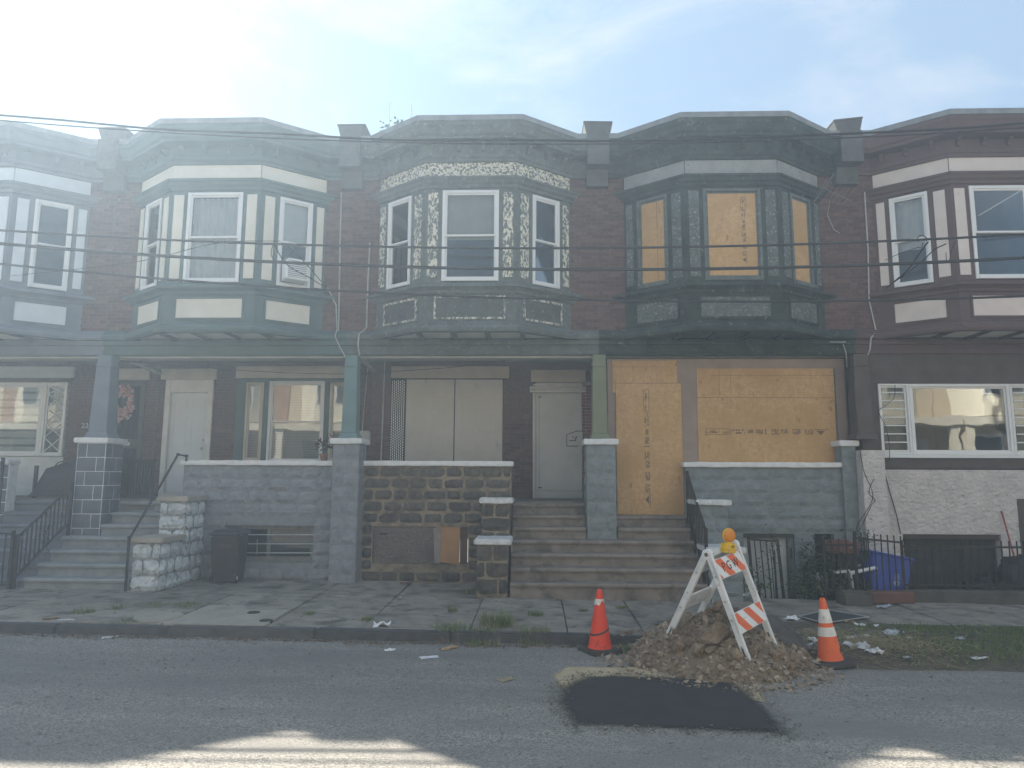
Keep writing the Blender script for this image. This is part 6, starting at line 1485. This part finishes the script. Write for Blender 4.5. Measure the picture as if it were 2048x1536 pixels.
WEEDS = [((995, 1250), 170, .24, .24, 'big clump of green grass growing over the kerb'), ((965, 1268), 90, .24, .12, 'ragged low weeds in the gutter beside the big grass clump'),
         ((905, 1222), 45, .09, .10, 'small tuft of grass in a sidewalk joint by the chipped pedestal'), ((1072, 1232), 60, .12, .12, 'tuft of grass in the joint between the big clump and the bright cone'),
         ((1065, 1268), 80, .22, .13, 'weeds at the kerb between the grass clump and the bright cone'), ((170, 1225), 60, .16, .10, 'dry tuft on the sidewalk near the pale grey steps'),
         ((235, 1218), 40, .10, .10, 'tuft by the round concrete cover'), ((372, 1212), 80, .22, .09, 'line of thin grass behind the new pale slab'), ((315, 1212), 60, .2, .08, 'thin grass line in the joint left of the new pale slab'),
         ((618, 1228), 45, .10, .06, 'flat weed on the grey slab beside the new pale slab'), ((260, 1243), 40, .14, .06, 'low weed at the edge of the round concrete cover'),
         ((735, 1240), 40, .10, .08, 'tuft at the joint before the stone porch wall'), ((900, 1258), 90, .28, .12, 'sparse tall weeds on the kerb left of the big clump'),
         ((1165, 1222), 30, .08, .07, 'tiny tuft behind the bright orange cone'), ((1245, 1216), 35, .09, .07, 'tiny tuft between the bright cone and the steps'),
         ((1265, 1190), 50, .16, .08, 'weeds along the foot of the brown steps'), ((1250, 1285), 40, .13, .14, 'dry stalks between the bright cone and the dirt pile'),
         ((940, 1185), 40, .10, .12, 'weed growing at the foot of the chipped dark pedestal')]
for (px, n, rad, hgt, lb) in WEEDS:
    p = PG(px[0], px[1], False); t = thing('weed_clump', (p.x, p.y, gzf(p.x, p.y)), lb, 'weeds', 'weeds along the sidewalk and kerb')
    mb = MB(); blades(mb, p, n, rad, hgt, 0.0032, gzf, .8); blades(mb, p, int(n * 1.6), rad * .75, hgt * .6, 0.0035, gzf, 1.2); mb.build('blades', GRASS_M, t); blades(MB(), p, n // 2, rad * 1.15, hgt * .9, 0.0028, gzf, 1.3).build('dry_blades', DRYG, t)
# verge grass and straw
gb = MB(); sb = MB()
for k in range(16000):
    x = rnd.uniform(2.9, 9.5); y = rnd.uniform(-4.95, -3.05)
    dens = min(1, max(0.05, (x - 3.9) / 0.9)) * (0.35 + 0.65 * max(0, mnoise.noise((x * 1.5, y * 1.5, 9)) + .6))
    if rnd.random() > dens or verge_h(x, y) < .3: continue
    blades(gb, (x, y), 1, 0.01, 0.075, 0.0045, gzf, .8)
tag(gb.build('verge_grass', GRASS_M), 'short patchy grass on the verge where the kerb is gone', 'grass', kind='stuff')
for k in range(2600):
    x = rnd.gauss(3.95, .55); y = rnd.gauss(-4.15, .38)
    if x < 2.9 or y > -3.2 or y < -5.0: continue
    a = rnd.uniform(0, math.pi * 2); L = rnd.uniform(.05, .16); d = Vector((math.cos(a), math.sin(a), rnd.uniform(-.1, .2))) * L; s = Vector((-math.sin(a), math.cos(a), 0)) * .003
    p = Vector((x, y, gzf(x, y) + rnd.uniform(.004, .05))); sb.add([p - s, p + s, p + d + s, p + d - s], [(0, 1, 2, 3)])
tag(sb.build('straw', DRYG), 'dry straw and dead grass strewn by the scuffed cone', 'straw', kind='stuff')
# leaf litter and grit along the gutter
lf = MB()
for k in range(2600):
    if k < 2000: x = rnd.uniform(-9, 2.4); y = CURB_Y - 0.03 - abs(rnd.gauss(0, .06 + .05 * (mnoise.noise((x * .8, 0, 2)) > 0.1))); z = road_z(x)
    elif k < 2300: x = rnd.uniform(-9, 3); y = rnd.uniform(-3.8, -.2); z = walk_z(x, y) + .01
    else: x = rnd.uniform(-7, 7); y = rnd.gauss(-5.4, .5); z = road_z(x)
    s = rnd.uniform(.006, .026) * (1 if k < 2300 else .7); a = rnd.uniform(0, 6.3); u = Vector((math.cos(a), math.sin(a), rnd.uniform(-.3, .3))) * s; v = Vector((-math.sin(a), math.cos(a), rnd.uniform(-.3, .3))) * s * .6
    p = Vector((x, y, z + .006)); lf.add([p - u - v, p + u - v, p + u + v, p - u + v], [(0, 1, 2, 3)])
tag(lf.build('leaf_litter', M('dry_leaf', (0.09, 0.06, 0.04), (0.16, 0.12, 0.08), 25, .9)), 'dead leaves and grit gathered in the gutter', 'leaf litter', kind='stuff')
# loose grit round the road patch
gt_ = MB()
ol = outline([(1112,1372),(1175,1350),(1320,1352),(1470,1360),(1520,1392),(1600,1474),(1400,1466),(1250,1460),(1130,1454),(1104,1408)], 40, 0.02)
for k in range(1500):
    a, b = ol[rnd.randrange(len(ol))]; x = a + rnd.gauss(0, .06); y = b + rnd.gauss(0, .06); s = rnd.uniform(.003, .011); o = Vector((x, y, road_z(x) + .012 + s * .3))
    e = [o + Vector((rnd.gauss(0, s), rnd.gauss(0, s), rnd.gauss(0, s * .6))) for _ in range(4)]; gt_.add(e, [(0,1,2),(0,3,1),(1,3,2),(0,2,3)])
tag(gt_.build('loose_grit', M('grit', (0.07, 0.067, 0.062), (0.16, 0.145, 0.12), 40, .9)), 'loose grit scattered round the dark road patch', 'grit', kind='stuff')
# shrubs by the fence
def shrub(px, Y, n, rx, rz, label, mat, L=.07, w=.02):
    x, z = XZ(px[0], px[1], Y); zg = -0.32 if (PIT0 < x < PIT1 and Y > -1.1) else walk_z(x, Y)
    t = thing('shrub', (x, Y, zg), label, 'shrub')
    leafspray(MB(), (x, Y, z), n, rx, rz, L, w, .6, rx * .7).build('leaves', mat, t)
    for k in range(4): MB().tube([(x + rnd.uniform(-.05, .05), Y, zg - .01), (x + rnd.uniform(-.2, .2) * rx * 4, Y + rnd.uniform(-.1, .1), z)], 0.008, 5).build('stem', LEAFD, t)
shrub((1655, 1135), -0.75, 900, .20, .22, 'dark overgrown shrub filling the areaway by the red-brown crate', LEAFD)
shrub((1625, 1175), -0.95, 500, .20, .10, 'low dark weeds spilling from the areaway beside the cellar door', LEAFD)
shrub((1512, 1165), -0.90, 150, .13, .14, 'scraggly weed growing through the leaning cellar gate', LEAFG)
shrub((1715, 1172), -0.92, 160, .10, .05, 'leafy weed under the broken white chair', LEAFD)
shrub((1732, 1075), -0.80, 120, .09, .10, 'thin vine climbing the top of the short fence panel', LEAFD, .05, .014)
shrub((1545, 1100), -0.45, 120, .07, .16, 'thin vine climbing the leaning cellar gate', LEAFG, .05, .015)
shrub((1612, 1130), -0.30, 150, .08, .18, 'dim weeds growing up beside the cellar door jamb', LEAFD)
# ================================================================== litter
PAPER = M('paper_white', (0.60, 0.61, 0.62), (0.48, 0.49, 0.50), 20, .8); CARD = M('card_tan', (0.33, 0.22, 0.13), (0.26, 0.17, 0.10), 12, .9); BAGP = M('plastic_grey', (0.38, 0.40, 0.43), (0.28, 0.30, 0.33), 10, .4)
def litter(px, size, mat, label, group, crumple=0.4, road=True, dz=0.0):
    p = PG(px[0], px[1], road); n = 6; vs = []; rot = rnd.uniform(0, 6.3); sd = Vector((px[0], px[1], 1)) * 0.37
    for j in range(n + 1):
        for i in range(n + 1):
            a, b = (i / n - .5) * size[0], (j / n - .5) * size[1]; w = mnoise.noise_vector(Vector((i * .42, j * .42, 0)) + sd)
            a += w.x * size[0] * .16 * (crumple + .3); b += w.y * size[1] * .16 * (crumple + .3)
            x = p.x + a * math.cos(rot * .15) - b * math.sin(rot * .15); y = p.y + a * math.sin(rot * .15) + b * math.cos(rot * .15)
            vs.append((x, y, gzf(p.x, p.y) + 0.014 + dz + (abs(w.z) * min(size) * crumple * 0.8)))
    zmin = min(v[2] for v in vs); zz = gzf(p.x, p.y) + 0.003 + dz - zmin; vs = [(v[0], v[1], v[2] + zz) for v in vs]
    o = MB().add(vs, [(j*(n+1)+i, j*(n+1)+i+1, (j+1)*(n+1)+i+1, (j+1)*(n+1)+i) for j in range(n) for i in range(n)]).build('paper_scrap' if mat is not CARD else 'cardboard_scrap', mat)
    tag(o, label, 'litter', group)
G1, G2 = 'paper scraps lying on the asphalt', 'paper and plastic scraps caught in the verge'
L1, L2 = 'small white paper scrap lying flat on the asphalt', 'crumpled pale scrap caught in the straw of the verge'
litter((762, 1272), (.20, .14), PAPER, 'crumpled white wrapper lying against the kerb', 'litter in the gutter', .8)
litter((780, 1301), (.13, .08), PAPER, 'small white scrap on the road below the crumpled wrapper', G1); litter((858, 1315), (.22, .10), PAPER, 'flat white napkin on the shaded road', 'litter in the gutter', .12); litter((898, 1298), (.24, .10), CARD, 'torn tan cardboard piece on the road near the grass clump', 'litter in the gutter', .6)
litter((100, 1256), (.20, .10), CARD, 'tan wrapper in the gutter near the pale grey steps', 'litter in the gutter', .5); litter((222, 1275), (.18, .08), PAPER, 'white scrap on the road off the new pale slab', G1); litter((130, 1259), (.22, .05), PAPER, 'long thin white strip in the gutter beside the tan wrapper', G1)
litter((1590, 1348), (.24, .10), PAPER, 'white paper at the road edge of the dirt pile', G1, .3); litter((1651, 1353), (.16, .07), PAPER, 'small white paper on the road before the scuffed cone', G1, .3); litter((1960, 1332), (.20, .08), PAPER, 'white paper alone on the asphalt below the grassy verge', G1, .3); litter((1815, 1331), (.14, .07), BAGP, 'grey plastic scrap on the asphalt below the straw', G1, .3)
litter((810, 1168), (.16, .18), M('rag_pink', (0.20, 0.11, 0.09), None, 9, .9), 'dusty pink rag on the sidewalk below the boarded cellar window', 'litter in the gutter', .7, False)
for px, sz, mt, lb in (((1583, 1240), (.16, .16), PAPER, 'crumpled white paper between the dirt pile and the fallen window screen'), ((1750, 1305), (.18, .16), PAPER, 'crumpled white paper ball at the road edge of the verge'), ((1785, 1268), (.30, .20), BAGP, 'largest grey plastic bag spread on the straw'),
        ((1715, 1298), (.28, .18), BAGP, 'grey plastic bag bunched beside the scuffed cone'), ((1703, 1278), (.14, .12), PAPER, 'crumpled white scrap between the scuffed cone and the white card'), ((1735, 1273), (.11, .07), PAPER, 'neat little white card lying on the straw'), ((1720, 1252), (.12, .10), PAPER, 'crumpled white scrap beside the crushed cardboard cup'),
        ((1632, 1282), (.12, .14), PAPER, 'white scrap between the asphalt slab and the scuffed cone'), ((1820, 1277), (.08, .06), PAPER, 'tiny white scrap where the straw meets the green grass'), ((1920, 1279), (.16, .08), BAGP, 'lone grey scrap lying in the green grass'),
        ((1752, 1252), (.14, .06), PAPER, 'white strip of paper at the sidewalk edge of the straw'), ((1700, 1245), (.16, .08), CARD, 'crushed tan cardboard cup in the verge straw'), ((1620, 1290), (.22, .06), BAGP, 'flattened grey plastic tube against the asphalt slab')):
    litter(px, sz, mt, lb, G2, .8, False)
for px, sz, lb in (((1770, 1213), (.34, .12), 'widest pale plastic sheet below the red-brown timber edging'), ((1740, 1206), (.20, .08), 'pale plastic scrap between the concrete block and the timber edging'), ((1815, 1205), (.14, .10), 'small pale scrap at the corner of the long fence kerb')): litter(px, sz, BAGP, lb, 'scraps at the foot of the fence', .5, False)
litter((1492, 1193), (.14, .16), PAPER, 'white paper cup lying behind the barricade', 'litter by the dirt pile', 1.0, False, 0.0)
litter((800, 1195), (.05, .04), PAPER, 'tiny white scrap on the sidewalk before the stone porch wall', 'litter on the sidewalk', .5, False)

# ================================================================== across the street (seen only in the window glass)
def far_house(x, wallm, trimm, label):
    t = thing('facing_house', (x, -17.2, 0), label, 'house', 'houses across the street')
    y = -16.6
    MB().box(x - 2.33, x + 2.33, y - 6, y, -1.0, 8.2).build('wall', wallm, t)
    pl = [(x - 1.7, y), (x + 1.7, y), (x + .8, y + .75), (x - .8, y + .75)]
    MB().prism(pl, 4.4, 7.6).build('bay', trimm, t); MB().box(x - 2.3, x + 2.3, y + .001, y + .5, 7.62, 8.3).build('cornice', trimm, t)
    for u in (-0.45, 0.45):
        w = MB().box(x + u - .36, x + u + .36, y + .74, y + .78, 5.2, 6.9).build('window', VINYL, t); MB().box(x + u - .30, x + u + .30, y + .782, y + .79, 5.26, 6.84).build('pane', M('far_pane', (0.05, 0.06, 0.07), None, 3, .1), w)
    MB().box(x - 2.3, x + 2.3, y + .001, y + 2.0, 3.95, 4.25).build('porch_roof', trimm, t)
    for u in (-2.1, 2.1): MB().box(x + u - .15, x + u + .15, y + 1.6, y + 1.9, -.3, 3.94).build('porch_post', trimm, t)
    MB().box(x - 2.3, x + 1.0, y + 1.65, y + 1.85, -.3, 1.9).build('porch_wall', M('far_stone', (0.36, 0.33, 0.28), None, 4, .9), t)
    w = MB().box(x - 1.7, x + .3, y, y + .05, 2.0, 3.7).build('window', VINYL, t); MB().box(x - 1.6, x + .2, y + .052, y + .06, 2.1, 3.6).build('pane', MATS['far_pane'], w)
    MB().box(x + 1.1, x + 2.0, y, y + .06, 1.3, 3.5).build('door', DOORW, t)
FB1 = M('far_brick', (0.33, 0.20, 0.14), (0.27, 0.165, 0.115), 9, .9); FB2 = M('far_tan', (0.50, 0.42, 0.30), (0.44, 0.37, 0.27), 5, .9); FW = M('far_cream', (0.60, 0.56, 0.46), (0.56, 0.52, 0.43), 3, .7)
for k, x in enumerate((-14.2, -9.5, -4.8, -0.1, 4.6, 9.3, 14.0, 18.7, 23.4, -18.9, -23.6, -28.3)):
    far_house(x, (FB1, FB2, FB1, FB2, FB1, FB2, FB2, FB2, FB1, FB2, FB1, FB2)[k], (FW, FW, MATS['brown_trim'], FW, FW, FW, FW, FW, FW, FW, FW, FW)[k], ('red brick', 'tan', 'dark-trimmed brick', 'tan stuccoed', 'cream-bayed brick', 'tan rendered', 'cream-bayed tan', 'lower tan', 'lowest brick', 'upper tan', 'upper brick', 'uppermost tan')[k] + ' house facing the row from across the street')
# ================================================================== air volume added to stand in for lens glare
hz = MB().box(-62, 62, -26, 11.5, -2.3, 11.8)
hm = bpy.data.materials.new('glare_haze_air'); hm.use_nodes = True; nt = hm.node_tree
for n in list(nt.nodes): nt.nodes.remove(n)
out = nt.nodes.new('ShaderNodeOutputMaterial'); pv = nt.nodes.new('ShaderNodeVolumePrincipled'); pv.inputs['Color'].default_value = (0.62, 0.80, 1.0, 1); pv.inputs['Density'].default_value = 0.0066; pv.inputs['Anisotropy'].default_value = 0.6
nt.links.new(pv.outputs[0], out.inputs['Volume'])
hz = hz.build('glare_haze', hm); hz['kind'] = 'stuff'
